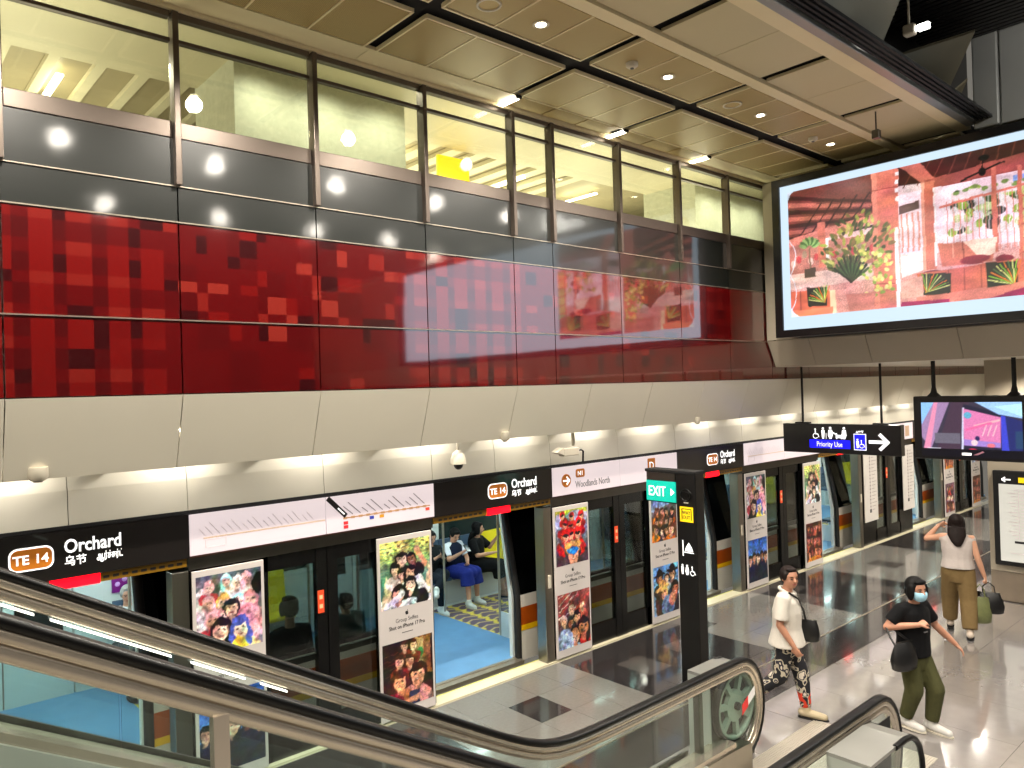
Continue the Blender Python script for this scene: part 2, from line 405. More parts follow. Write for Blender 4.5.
# ---- track-side upper wall: red printed panels, grey panels, windows
YW = 6.3
wall = MB().box((-6, YW+.05, 3.40), (27, YW+.25, 5.66)).build('wall_north', M_concrete); tag(wall, 'upper track-side wall of glossy red and grey panels below a glazed gallery', kind='structure')
XJ = [-5.2, -4.0, -2.78, -1.57, -.35, .86, 2.06, 3.27, 4.48, 5.68, 6.30, 7.51, 8.79, 10.0, 11.2, 12.4, 13.6, 14.8, 16.0, 17.2, 18.4, 19.6, 20.8, 22.0, 23.2, 24.4]
_rc = random.Random(11)
cw = []                                     # column edges of the mosaic print
x = -5.2
while x < 24.6:
    w_ = (.105, .15, .085, .17)[len(cw) % 4]; cw.append((x, x+w_, len(cw))); x += w_
rw = []; z = 3.46; 
while z < 4.9:
    h_ = (.135, .10, .15, .085)[len(rw) % 4]; rw.append((z, z+h_, len(rw))); z += h_
RED = [(.33, .0, .012), (.38, .012, .015), (.27, 0, .012), (.41, .02, .02), (.45, .08, .06), (.19, .0, .015), (.50, .13, .10)]
def red_cell(ci, ri, xm, zm):
    rr = random.Random(ci*977+ri*131+5)
    q = rr.random()
    if xm < 1.9 or 4.35 < xm < 5.75 or xm > 9.2:          # woven plaid zones
        c = RED[0]
        if ci % 2 == 0 and ri % 2 == 0: c = RED[2]
        elif ci % 2 == 1 and ri % 2 == 1: c = RED[4] if q < .5 else RED[3]
        elif ri % 4 == 0: c = RED[3] if q < .6 else RED[1]
        elif ci % 4 == 1: c = RED[3] if q < .5 else RED[0]
        if q > .9: c = RED[5]
        if xm > 9.2: c = tuple(.6*a+.4*b for a, b in zip(c, RED[0]))
        return c
    if xm < 4.35:
        d = (.30 if zm > 4.1 else .13)
        if q < d*.35: return RED[6] if rr.random() < .5 else RED[4]
        if q < d*.7: return RED[3]
        if q < d: return RED[5]
        return RED[0] if (ci//2+ri//3) % 3 else (.30, 0, .012)
    if q < .05: return RED[4]
    if q < .12: return RED[5]
    return RED[0]
M_red = attr_mat('red_printed_glass', 0, .25, coat=1, coat_ior=3.1, bump=.06, coat_rough=.045)
def red_panel(x0, x1, z0, z1, parent):
    g = .006; x0 += g; x1 -= g; z0 += g; z1 -= g
    me = MB(); cols = []
    for (a, b, ci) in cw:
        if b <= x0 or a >= x1: continue
        for (c, d, ri) in rw:
            if d <= z0 or c >= z1: continue
            xa, xb, za, zb = max(a, x0), min(b, x1), max(c, z0), min(d, z1)
            me.add([(xa, YW, za), (xb, YW, za), (xb, YW, zb), (xa, YW, zb)], [(0, 1, 2, 3)]); cols.append(red_cell(ci, ri, (xa+xb)/2, (za+zb)/2))
    n0 = len(cols)
    me.add([(x0, YW, z0), (x1, YW, z0), (x1, YW, z1), (x0, YW, z1), (x0, YW+.03, z0), (x1, YW+.03, z0), (x1, YW+.03, z1), (x0, YW+.03, z1)],
           [(4, 5, 1, 0), (1, 5, 6, 2), (3, 2, 6, 7), (0, 3, 7, 4)]); cols += [RED[2]]*4
    o = me.build('red_panel', M_red, parent, fix=False)
    at = o.data.attributes.new('print', 'FLOAT_COLOR', 'FACE')
    at.data.foreach_set('color', [v for c in cols for v in (*lin(c), 1)])
    return o
M_edge = mat('panel_edge_trim', (.75, .70, .64), .3, .8)
for i in range(len(XJ)-1):
    a, b = XJ[i], XJ[i+1]
    red_panel(a, b, 3.49, 4.085, wall); 
    if a < 12: red_panel(a, b, 4.085, 4.87, wall)
    else: continue
    MB().box((a+.006, YW, 4.876), (b-.006, YW+.03, 5.155)).build('grey_panel', M_grey, wall)
    MB().box((a+.006, YW, 5.167), (b-.006, YW+.03, 5.545)).build('grey_panel', M_grey, wall)
MB().box((-5.2, YW-.012, 4.079), (24, YW+.02, 4.089)).box((-5.2, YW-.012, 4.866), (12, YW+.02, 4.876)).box((-5.2, YW-.012, 5.156), (12, YW+.02, 5.165)).build('panel_trim', M_edge, wall)

# ---- gallery windows (each bay: sill, mullion, transom, two panes)
WBAY = [i for i in range(len(XJ)-1) if -2.9 < XJ[i] < 11.3]
for n, i in enumerate(WBAY):
    a, b = XJ[i], XJ[i+1]
    w = empty('window_%d' % (n+1), ((a+b)/2, YW, 5.55), 'gallery window bay with bronze mullion, low sill and a narrow transom pane', kind='structure')
    MB().box((a+.03, YW-.005, 5.55), (b-.03, YW+.1, 5.685), .006).build('sill', M_mull, w, world=True)
    MB().box((a-.024, YW-.06, 5.165), (a+.024, YW+.06, 6.56), .006).build('mullion', M_mull, w, world=True)
    MB().box((a+.03, YW-.01, 6.325), (b-.03, YW+.05, 6.355), .004).build('transom', M_mull, w, world=True)
    MB().box((a+.03, YW-.02, 6.52), (b-.03, YW+.06, 6.57), .004).build('head_rail', M_mull, w, world=True)
    MB().box((a+.03, YW+.015, 5.685), (b-.03, YW+.027, 6.325)).build('pane', M_glass_win, w, world=True)
    MB().box((a+.03, YW+.015, 6.355), (b-.03, YW+.027, 6.52)).build('transom_pane', M_glass_win, w, world=True)

# ---- gallery interior behind the windows
tag(MB().box((-6, YW+.25, 5.3), (14, 13.2, 5.54)).build('floor_gallery', M_concrete), 'concourse floor behind the gallery glass', kind='structure')
wi = empty('wall_gallery', (0, 7.5, 5.54), 'pale green-grey wall blocks inside the glazed gallery', kind='structure')
for (x0, x1) in ((3.03, 5.08), (10.97, 14)):
    MB().box((x0, 7.5, 5.54), (x1, 8.6, 6.92)).build('wall_block', M_interior, wi, world=True)
MB().box((-6, 13, 5.54), (14, 13.2, 6.92)).build('back_face', M_interior, wi, world=True)
MB().box((-6.2, YW+.25, 5.54), (-6, 13.2, 6.92)).build('end_face', M_interior, wi, world=True)
MB().box((14, YW+.25, 5.54), (14.2, 13.2, 6.92)).build('end_face', M_interior, wi, world=True)
ci = empty('ceiling_gallery', (0, 7, 6.9), 'beige gallery ceiling with slatted zone', kind='structure')
MB().box((-6, YW+.1, 6.9), (14, 8.55, 7.0)).build('plain_panel', M_int_ceil, ci, world=True)
MB().box((-6, 8.55, 7.0), (14, 13, 7.1)).build('slat_backing', M_slat, ci, world=True)
for k in range(30):
    x = -3+.42*k
    wdt = .1 if k < 16 else .2
    MB().box((x, 8.57, 6.93), (x+wdt, 12.9, 6.99)).build('ceiling_slat', M_int_ceil, ci, world=True)
for i_, x in enumerate((1.75, 6.0, 8.35, 10.1)):
    o = MB().box((x, 9.0, 6.885), (x+.07, 9.8, 6.905)).build('strip_light', emit('gallery_lamp', (1, .97, .86), 9)); tag(o, '%s linear lamp on the gallery ceiling seen through the upper windows' % ('leftmost', 'second from left', 'third from left', 'rightmost')[i_], 'light', 'gallery strip lights')
M_pan_y = emit('yellow_reflection_glow', (.95, .78, .12), .8)  # glow stands in for a yellow reflection in the gallery glass
o = MB().box((6.42, 8.66, 6.1), (6.98, 8.72, 6.83), .01).build('yellow_reflection_panel', M_pan_y); tag(o, 'yellow glowing panel standing in for a reflection in the upper gallery glass', 'sign')

# ---- main ceiling
CZ = 6.6
ceil = MB().box((-6, 3.40, CZ+.06), (12, YW+.12, CZ+.2)).build('ceiling', M_slot); tag(ceil, 'modular ceiling of perforated and plain beige metal panels with dark slots', kind='structure')
def perf_mat(name, base, dark, scale):
    M = bpy.data.materials.new(name); M.use_nodes = True; nt = M.node_tree; b = nt.nodes['Principled BSDF']; b.inputs['Roughness'].default_value = .42; b.inputs['Metallic'].default_value = .1
    tc = nt.nodes.new('ShaderNodeTexCoord'); vo = nt.nodes.new('ShaderNodeTexVoronoi'); vo.inputs['Scale'].default_value = scale; vo.inputs['Randomness'].default_value = 0
    cr = nt.nodes.new('ShaderNodeValToRGB'); cr.color_ramp.elements[0].position = .38; cr.color_ramp.elements[1].position = .46
    cr.color_ramp.elements[0].color = lin(dark)+(1,); cr.color_ramp.elements[1].color = lin(base)+(1,)
    nt.links.new(tc.outputs['Object'], vo.inputs['Vector']); nt.links.new(vo.outputs['Distance'], cr.inputs[0]); nt.links.new(cr.outputs[0], b.inputs['Base Color'])
    return M
M_perf = perf_mat('perforated_panel', (.78, .69, .47), (.58, .50, .33), 80)
M_perf2 = perf_mat('perforated_panel_dark', (.73, .63, .41), (.53, .45, .28), 80)
XS = [-5.26+1.79*k for k in range(10)]
XS = [5.47+1.79*k for k in range(-6, 4)]
def cpanel(x0, x1, y0, y1, m, name='ceiling_panel', g=.012, th=.03):
    return MB().box((x0+g, y0+g, CZ), (x1-g, y1-g, CZ+th)).build(name, m, ceil)
for s0 in XS:
    a, b = s0+.065, s0+1.79-.065; w3 = (b-a)/3
    for k in range(3):
        cpanel(a+w3*k, a+w3*(k+1), 5.175, 5.95, M_perf2)
        cpanel(a+w3*k, a+w3*(k+1), 4.27, 4.925, M_perf)
        if 5.0 < s0 < 8.5: cpanel(a+w3*k, a+w3*(k+1), 5.97, 6.23, M_perf2)
    if not (5.0 < s0 < 8.5): cpanel(s0, s0+1.79, 5.97, 6.24, M_ceil_rail, g=.002)
    cpanel(a, (a+b)/2, 3.40, 4.09, M_ceil_p, g=.004); cpanel((a+b)/2, b, 3.40, 4.09, M_ceil_p, g=.004)
    # bright rims round each slot field
    r = MB()
    for (y0, y1) in ((5.15, 5.17), (4.93, 4.95), (4.245, 4.265)): r.box((a, y0, CZ-.006), (b, y1, CZ+.03))
    for xx in (a-.005, b-.018): r.box((xx, 5.17, CZ-.006), (xx+.018, 5.95, CZ+.03)).box((xx, 4.27, CZ-.006), (xx+.018, 4.93, CZ+.03))
    for k in (1, 2): r.box((a+w3*k-.008, 5.17, CZ-.004), (a+w3*k+.008, 5.95, CZ+.02)).box((a+w3*k-.008, 4.27, CZ-.004), (a+w3*k+.008, 4.93, CZ+.02))
    r.build('slot_rim', M_ceil_rail, ceil)
rl = MB().box((-6, 4.11, CZ-.02), (12, 4.235, CZ+.03)).build('ceiling_rail', M_ceil_rail, ceil)
MB().box((-6, 5.95, CZ-.004), (12, 5.965, CZ+.03)).build('ceiling_rail', M_ceil_rail, ceil)
MB().box((-6, 3.235, CZ-.02), (10.8, 3.385, CZ+.05)).build('ceiling_rail', M_ceil_rail, ceil)
MB().box((-6, 3.13, CZ-.03), (10.62, 3.23, CZ+.03), .01).build('edge_trim', mat('steel_cladding', (.60, .60, .58), .3, .55, .05, 2, rvar=.05), ceil)
gr = MB()
for k in range(4): gr.box((-6, 2.93+.05*k, CZ+.0), (10.62, 2.955+.05*k, CZ+.035))
gr.build('edge_grille', M_blackm, ceil)
MB().box((-6, YW-.05, CZ-.03), (12, YW+.14, CZ+.06)).build('wall_cornice', M_ceil_rail, ceil)
# ribbed dark recess and its facets
rec = MB().box((-6, -9, 8.3), (12, 3.70, 8.4)).build('ceiling_recess', M_slot); tag(rec, 'dark ribbed ceiling recess with angled facets', kind='structure')
M_rib = mat('dark_rib', (.13, .125, .12), .4, .5, .1, 3)
for k in range(46): MB().box((6.0+.1*k, -1.5, 7.62), (6.06+.1*k, 3.6, 7.68)).build('ceiling_rib', M_rib, rec)
MB().box((-6, 3.62, CZ+.2), (12, 3.70, 8.35)).build('recess_side', M_rib, rec)
M_facet = mat('bronze_facet', (.42, .39, .31), .4, .3, .06, 2)
def facet(p): 
    d = V((0, 0, .03)); return MB().prism([V(q) for q in p], d).build('ceiling_facet', M_facet, rec)
facet([(8.36, 3.37, 6.90), (8.25, 3.03, 7.45), (6.9, 3.40, 7.40), (6.22, 3.41, 6.92)])
facet([(8.51, 3.36, 6.88), (9.83, 2.87, 7.40), (10.24, 3.34, 6.88)])
facet([(10.35, 3.37, 6.90), (10.62, 3.2, 7.15), (10.62, 3.33, 6.9)])

# ---- soffit below the red wall, wash panel behind it
sof = MB().box((-6, YW+.12, 3.30), (27, 6.5, 3.36)).build('trim_1', M_slot); tag(sof, 'sloping off-white soffit panels below the red wall', kind='structure')
SJ = [-5.2, -4.0, -2.78, -1.57, -.35, .86, 2.06, 3.27, 4.48, 5.68, 6.9, 8.1, 9.3, 10.5, 11.7, 12.9, 14.1, 15.3, 16.5, 17.7, 18.9, 20.1, 21.3, 22.5, 23.7]
for a, b in zip(SJ, SJ[1:]):
    MB().prism([(a+.004, YW-.01, 3.487), (a+.004, 6.50, 2.89), (a+.004, 6.56, 2.89), (a+.004, YW+.10, 3.487)], (b-a-.008, 0, 0)).build('soffit_panel', M_soffit, sof)
wsh = MB().box((-6, 6.97, 2.4), (27, 7.02, 3.5)).build('trim_2', M_slot); tag(wsh, 'lit pale wash panels above the platform door header', kind='structure')
PX = [2.26+4.45*k for k in range(-2, 6)]
for k, x0 in enumerate(PX):
    ed = [x0, x0+1.31, x0+2.62, x0+3.53, x0+4.45]
    for a, b in zip(ed, ed[1:]):
        P = [(a+.003, 6.86, 2.46), (a+.003, 6.875, 2.75), (a+.003, 6.93, 3.0), (a+.003, 6.97, 3.05), (a+.003, 6.97, 2.46)]
        MB().prism(P, (b-a-.006, 0, 0)).build('wash_panel', M_wash, wsh)
MB().box((-6, 6.5, 3.36), (27, 7.0, 3.4)).build('cove_top', M_white, wsh)
fn = [.3+1.31*k for k in range(-3, 18)]
for k in range(-4, 18):
    x = .3+1.31*k+.62
    area((x, 6.64, 3.22), (x-.32, 6.9, 2.66), .62, .05, 10.5, (1, .94, .86))
for i_, x in enumerate(fn):
    MB().prism([(x, 6.57, 3.34), (x, 6.57, 2.95), (x, 6.70, 2.92), (x, 6.88, 2.90), (x, 6.96, 3.34)], (.09, 0, 0)).build('cove_bracket', M_steel_d, wsh)

# ---- end walls, back wall, screen wall
tag(MB().box((24.2, -9, -.02), (24.4, 7, 3.7)).build('wall_east', M_beige), 'far end wall of the platform', kind='structure')
tag(MB().box((-6.2, -9, -.02), (-6, 6.5, 8.4)).build('wall_west', M_beige), 'station wall behind the escalator', kind='structure')
tag(MB().box((-6, -9.2, -.02), (24.4, -9, 8.4)).build('wall_south', mat('dark_bronze_wall', (.20, .17, .15), .6, 0, .05, 1)), 'station wall behind the viewer', kind='structure')
sw = MB().box((11.3, -9, 3.70), (11.5, YW-.02, 6.6)).build('wall_screen', M_beige); tag(sw, 'beige panelled bulkhead carrying the big screen', kind='structure')
yj = [6.28, 5.6, 4.75, 3.55, 2.35, 1.15, -.05, -1.25, -2.45, -3.65, -9]
for a, b in zip(yj, yj[1:]):
    MB().box((11.02, b+.004, 4.10), (11.06, a-.004, 6.58)).build('bulkhead_panel', M_beige, sw)
    MB().prism([(11.03, b+.004, 4.09), (11.26, b+.004, 3.68), (11.30, b+.004, 3.68), (11.07, b+.004, 4.09)], (0, a-b-.008, 0)).build('bulkhead_panel', M_beige, sw)
tag(MB().box((11.28, -9, 3.68), (24.4, YW-.02, 3.78)).build('ceiling_low', M_white), 'low ceiling beyond the big screen', kind='structure')
sb = MB().box((10.64, -9, 6.50), (12, 3.10, 8.3)).build('trim_3', mat('steel_cladding', (.60, .60, .58), .3, .55, .05, 2, rvar=.05)); tag(sb, 'brushed steel clad bulkhead above the big screen', kind='structure')
MB().box((10.58, 2.86, 6.50), (10.64, 3.14, 8.3), .02).build('steel_corner', _mats['steel_cladding'], sb)
for k in range(4): MB().box((10.60, 2.84-1.25*k-1.24, 6.50), (10.625, 2.84-1.25*k, 8.3), .008).build('steel_panel', _mats['steel_cladding'], sb)
# ---- column at the right with its clad base
colm = MB().box((13.24, -3, -.02), (14.3, 3.88, 3.70)).build('wall_pier', M_beige); tag(colm, 'beige clad pier at the right carrying the backlit map', kind='structure')
for (a, b) in ((3.89, 3.35), (3.35, 2.2), (2.2, 1.0), (1.0, -.2), (-.2, -1.4), (-1.4, -3)):
    MB().box((13.2, b+.004, .02), (13.23, a-.004, .45)).build('pier_panel', M_alu, colm)
    MB().box((13.2, b+.004, .46), (13.23, a-.004, 3.69)).build('pier_panel', M_beige, colm)

# ================================================================== THE TRAIN
DC = [1.32+4.45*k for k in range(-1, 6)]         # door centres
HW = .70
train = empty('metro_train', (5.77, 8.8, 0), 'white metro train with orange and yellow stripes standing behind the platform doors, doors open', 'train')
def T(name, mb, m, label=None): return mb.build(name, m, train, label, world=True)
def side_y(z): return 7.30 if z < .8 else 7.30+.20*((z-.8)/1.2)
for i, c in enumerate(DC[:-1]):
    a, b = c+HW, DC[i+1]-HW
    T('side_panel', MB().box((a, 7.30, -.05), (b, 7.38, .79)), M_train_w)
    T('orange_stripe', MB().box((a+.001, 7.296, .40), (b-.001, 7.302, .63)), M_train_o)
    T('yellow_stripe', MB().box((a+.001, 7.295, .33), (b-.001, 7.301, .40)), M_train_y)
    for (p, q) in ((a, a+.62), (b-.62, b)):
        T('door_leaf', MB().prism([(p, 7.30, .79), (p, 7.52, 2.1), (p, 7.57, 2.1), (p, 7.36, .79)], (q-p, 0, 0)), M_train_win)
    T('window', MB().prism([(a+.62, 7.31, .82), (a+.62, 7.50, 1.85), (a+.62, 7.52, 1.85), (a+.62, 7.33, .82)], (b-a-1.24, 0, 0)), glass('train_glass', (.80, .83, .82), 1.2))
    T('window_sill', MB().prism([(a+.62, 7.30, .79), (a+.62, 7.31, .83), (a+.62, 7.37, .83), (a+.62, 7.37, .79)], (b-a-1.24, 0, 0)), M_train_win)
    T('window_head', MB().prism([(a+.62, 7.50, 1.85), (a+.62, 7.54, 2.1), (a+.62, 7.58, 2.1), (a+.62, 7.55, 1.85)], (b-a-1.24, 0, 0)), M_train_win)
for c in DC:
    for sgn in (-1, 1):
        x = c+sgn*HW
        R = []
        pts = [(x, 7.31, -.02), (x, 7.31, .8), (x-.015*sgn, 7.40, 1.4), (x-.03*sgn, 7.53, 2.1)]
        T('door_post', MB().tube(pts, .045, 8), M_blackm)
        T('door_jamb', MB().prism([(x-.05*sgn, 7.36, 0), (x-.05*sgn, 7.36, .8), (x-.06*sgn, 7.56, 2.1), (x-.06*sgn, 7.60, 2.1), (x-.05*sgn, 7.42, .8), (x-.05*sgn, 7.42, 0)], (.05*sgn, 0, 0)), M_train_in)
    T('door_sill', MB().box((c-HW, 7.20, -.05), (c+HW, 7.40, -.003)).box((c-HW, 7.30, -.003), (c+HW, 7.36, .004)), M_alu)
    T('vestibule_floor', MB().box((c-1.12, 7.36, -.05), (c+1.12, 10.3, 0)), M_blue_fl)
    T('ceiling_lamp', MB().box((c-1.9, 8.2, 2.27), (c+1.9, 8.32, 2.29)).box((c-1.9, 9.4, 2.27), (c+1.9, 9.52, 2.29)), emit('train_lamp', (.93, 1, .98), 14))
    # far doors
    T('far_door', MB().box((c-.7, 10.27, .0), (c-.01, 10.31, 2.0)).box((c+.01, 10.27, .0), (c+.7, 10.31, 2.0)), M_train_in)
    T('far_door_glass', MB().box((c-.6, 10.262, .75), (c-.12, 10.272, 1.8)).box((c+.12, 10.262, .75), (c+.6, 10.272, 1.8)), M_train_win)
    for sgn in (-1, 1):
        x = c+sgn*1.12
        T('grab_pole', MB().cyl((x, 8.15, 0), (x, 8.15, 2.28), .018, 8), M_alu)
        T('divider_glass', MB().box((x-.006, 7.5, .35), (x+.006, 8.12, 1.45)), glass('divider_glass', (.92, .95, .95)))
        T('divider_base', MB().box((x-.012, 7.45, .0), (x+.012, 8.12, .34)), M_train_in)
        T('grab_pole', MB().cyl((x, 9.45, 0), (x, 9.45, 2.28), .018, 8), M_alu)
M_carpet = attr_mat('patterned_floor', 0, .5)
def lattice():
    p = Pic(96, 110, 1, (.30, .24, .36))
    p.rect(0, 0, 1, 1, (.33, .27, .38))
    for k in range(12):
        yy = k/11
        for j in range(14):
            x0 = j/13
            p.line(x0, yy+(.018 if j % 2 else -.018), x0+1/13, yy+(-.018 if j % 2 else .018), .016, (.80, .72, .45))
    for k in range(7):
        for j in range(22):
            p.line(k/6+(.014 if j % 2 else -.014), j/21, k/6+(-.014 if j % 2 else .014), (j+1)/21, .03, (.84, .76, .25))
    return p
_lat = lattice()
for i, c in enumerate(DC[:-1]):
    a, b = c+1.12, DC[i+1]-1.12
    T('aisle_floor', MB().box((a, 7.36, -.05), (b, 10.3, -.004)), M_train_in)
    if -1 < a < 17: _lat.mesh('floor_pattern', (a, 7.9, 0), (1, 0, 0), (0, 1, 0), b-a, 1.95, M_carpet, train)
    n = 5; w = (b-a)/n
    for k in range(n):
        x0 = a+w*k
        m_ = M_yel_seat if k >= 3 else M_blue_seat
        T('seat', MB().box((x0+.01, 9.82, .40), (x0+w-.01, 10.22, .46), .02), m_)
        T('seat_back', MB().prism([(x0+.01, 10.12, .46), (x0+.01, 10.20, 1.0), (x0+.01, 10.25, 1.0), (x0+.01, 10.22, .46)], (w-.02, 0, 0)), m_)
        T('seat', MB().box((x0+.01, 7.45, .40), (x0+w-.01, 7.85, .46), .02), m_)
    T('seat_base', MB().box((a, 9.95, 0), (b, 10.22, .40)), M_train_in)
    T('seat_base', MB().box((a, 7.42, 0), (b, 7.70, .40)), M_train_in)
    T('far_wall', MB().box((a-.4, 10.26, 0), (b+.4, 10.34, .95)).box((a-.4, 10.26, 1.78), (b+.4, 10.34, 2.3)), M_train_in)
    T('far_pillar', MB().box((a-.4, 10.26, .95), (a+.5, 10.34, 1.78)), M_train_in)
    T('far_window', MB().box((a+.5, 10.28, .95), (b+.4, 10.32, 1.78)), mat('far_window_dark', (.13, .18, .17), .1, 0, .1, 2))
T('roof_lining', MB().box((-4, 7.5, 2.3), (26, 10.34, 2.4)), M_train_in)
T('outer_roof', MB().box((-4, 7.52, 2.1), (26, 7.6, 2.4)), M_train_win)
o = MB().box((2.45, 10.235, 1.10), (2.82, 10.257, 1.37)).build('carriage_notice', mat('purple_notice', (.45, .08, .46), .4)); tag(o, 'purple notice on the carriage wall above the grey-haired passenger', 'notice')
for q in range(4): MB().ell((2.51+.08*q, 10.233, 1.20+.05*(q % 2)), (.03, .004, .03)).build('blossom', mat('notice_pink', (.80, .62, .86), .4), o)

# ================================================================== PLATFORM SCREEN DOORS
YP = 6.85
ORD = ['off-frame left', 'nearest', 'second', 'third', 'fourth', 'fifth']
def bar(mb, x0, z0, x1, z1, w, y, d=.003):
    """thin flat strip on a wall facing -Y"""
    dx, dz = x1-x0, z1-z0; L = math.hypot(dx, dz); nx, nz = -dz/L*w/2, dx/L*w/2
    return mb.prism([(x0+nx, y, z0+nz), (x1+nx, y, z1+nz), (x1-nx, y, z1-nz), (x0-nx, y, z0-nz)], (0, d, 0))
def rrect(x0, z0, x1, z1, r, y, n=5):
    P = []
    for (cx, cz, a0) in ((x1-r, z1-r, 0), (x0+r, z1-r, 90), (x0+r, z0+r, 180), (x1-r, z0+r, 270)):
        for k in range(n+1):
            a = math.radians(a0+90*k/n); P.append((cx+r*math.cos(a), y, cz+r*math.sin(a)))
    return P
psd_label = ['screen door bay at the far left edge behind the escalator', 'nearest platform screen door bay, behind the escalator handrails', 'second platform screen door bay, under the Woodlands North sign', 'third platform screen door bay, right of the black totem', 'fourth platform screen door bay with white line maps, left of the walking woman', 'farthest platform screen door bay beside the pier']
for k in range(-1, 5):
    x0 = 2.26+4.45*k
    t = empty('platform_screen_door', (x0, YP, 0), psd_label[k+1], 'platform door', 'platform screen door bays')
    def P(name, mb, m, label=None): return mb.build(name, m, t, label, world=True)
    P('header_beam', MB().box((x0-1.83, YP+.01, 2.06), (x0+2.62, YP+.17, 2.455)), M_head)
    P('top_rail', MB().box((x0-1.83, YP-.02, 2.445), (x0+2.62, YP+.17, 2.475)), M_blackm)
    P('steel_lintel', MB().box((x0, YP+.002, 1.945), (x0+2.62, YP+.14, 2.058)), M_steel_d)
    P('column', MB().box((x0-.145, YP-.005, 0), (x0-.004, YP+.16, 1.945), .006), M_steel)
    P('call_point', MB().box((x0-.10, YP-.02, .93), (x0-.05, YP-.004, 1.1), .006), M_white)
    P('end_post', MB().box((x0+2.60, YP+.092, 0), (x0+2.62, YP+.16, 1.945)), M_steel_d)
    fr = P('glazing_frame', MB().box((x0+.67, YP+.03, 1.80), (x0+1.97, YP+.09, 1.945)).box((x0+.67, YP+.03, 0), (x0+1.97, YP+.09, .26)).box((x0+1.22, YP+.02, 0), (x0+1.33, YP+.10, 1.945)).box((x0+1.34, YP+.02, 0), (x0+1.45, YP+.10, 1.945)).box((x0+.67, YP+.03, 0), (x0+.73, YP+.09, 1.945)).box((x0+1.91, YP+.03, 0), (x0+1.97, YP+.09, 1.945)), M_frame_b)
    MB().box((x0+.73, YP+.05, .26), (x0+1.22, YP+.062, 1.80)).build('pane', M_glass_psd, fr)
    MB().box((x0+1.45, YP+.05, .26), (x0+1.91, YP+.062, 1.80)).build('pane', M_glass_psd, fr)
    for o_ in fr.children:
        for v in o_.data.vertices: v.co -= t.location
    P('backing_panel', MB().box((x0, YP+.03, 0), (x0+.67, YP+.09, 1.945)).box((x0+1.97, YP+.03, 0), (x0+2.62, YP+.09, 1.945)), M_frame_b)
    P('push_bar', MB().box((x0+.73, YP+.066, .84), (x0+1.22, YP+.09, .90)).box((x0+1.45, YP+.066, .84), (x0+1.91, YP+.09, .90)), M_steel_d)
    lb = P('warning_label', MB().box((x0+1.225, YP+.012, 1.30), (x0+1.29, YP+.019, 1.52)), mat('orange_label', (.95, .32, .16), .4), 'orange warning label with white lines')
    lm = MB()
    for q in range(2): lm.box((x0+1.24, YP+.009, 1.345+.09*q), (x0+1.275, YP+.0115, 1.385+.09*q))
    o_ = lm.build('label_mark', mat('label_cream', (1, .8, .6), .5), lb); 
    for v in o_.data.vertices: v.co -= t.location
    P('sill_plate', MB().box((x0-1.83, YP-.03, -.03), (x0+2.62, YP+.17, .003)), M_sill)
    P('platform_edge_line', MB().box((x0-1.80, YP+.165, -.03), (x0, YP+.18, .006)), M_tact, 'yellow line at the platform edge')
    ys = P('indicator_strip', MB().box((x0-1.83, YP-.012, 1.985), (x0-1.05 if k != 0 else x0-1.0, YP+.03, 2.055)).box((x0-.70, YP-.012, 1.985), (x0-.02, YP+.03, 2.055)), M_yellow, 'mustard yellow strip with tiny black lettering')
    tm = MB()
    for q in range(24):
        if q not in (9, 10, 11, 12, 13, 14): tm.box((x0-1.76+.072*q, YP-.0145, 2.008), (x0-1.76+.072*q+.045, YP-.0122, 2.03))
    o_ = tm.build('strip_lettering', M_lett_d, ys)
    for v in o_.data.vertices: v.co -= t.location
    P('door_lamp', MB().box((x0-1.06, YP-.02, 1.975), (x0-.70, YP+.03, 2.062), .008), M_red_led, 'glowing red door indicator lamp')
    if k == 3:
        MB().box((16.75, YP+.10, .85), (17.2, YP+.11, 1.9)).build('door_notice', M_poster_w, t, 'pale notice behind the glass', world=True)
        MB().ell((17.1, YP+.097, 1.18), (.1, .004, .2)).build('notice_print', mat('patch_orange', (.85, .5, .12), .4), t, world=True)
    t.location.y += .03

# ---- station name signs over the openings
sn = ['leftmost Orchard station name sign, with the largest TE 14 badge', 'second Orchard station name sign, above the seated passengers', 'third Orchard station name sign, just right of the black totem', 'fourth Orchard name sign, mostly hidden behind the hanging priority sign', 'fifth dark Orchard sign far down the platform']
for k in range(0, 5):
    x0 = 2.26+4.45*k
    t = empty('station_name_sign', (x0-.9, YP, 2.06), sn[k], 'sign', 'station name signs')
    MB().box((x0-1.825, YP-.008, 2.063), (x0-.005, YP+.008, 2.44)).build('board', M_head, t, world=True)
    bx = x0-1.33
    if k: bx = x0-1.06
    MB().prism(rrect(bx, 2.165, bx+.30, 2.345, .06, YP-.014), (0, .006, 0)).build('badge_rim', M_lett, t, 'white badge outline', world=True)
    MB().prism(rrect(bx+.013, 2.178, bx+.287, 2.332, .05, YP-.017), (0, .006, 0)).build('badge', M_orange, t, 'orange badge', world=True)
    text('TE', .098, M_lett, t, (bx+.08, YP-.018, 2.22), XZ, 'CENTER', 'badge_letters', bold=.002); text('14', .098, M_lett, t, (bx+.215, YP-.018, 2.22), XZ, 'CENTER', 'badge_number', bold=.002)
    text('Orchard', .150, M_lett, t, (bx+.37, YP-.009, 2.262), XZ, 'LEFT', 'name_lettering', bold=.003, squeeze=.8)
    text('乌节', .085, M_lett, t, (bx+.37, YP-.009, 2.165), XZ, 'LEFT', 'chinese_lettering', bold=.001, squeeze=.95)
    text('ஆர்ச்சர்ட்', .075, M_lett, t, (bx+.60, YP-.009, 2.175), XZ, 'LEFT', 'tamil_lettering', bold=.001, squeeze=.55)

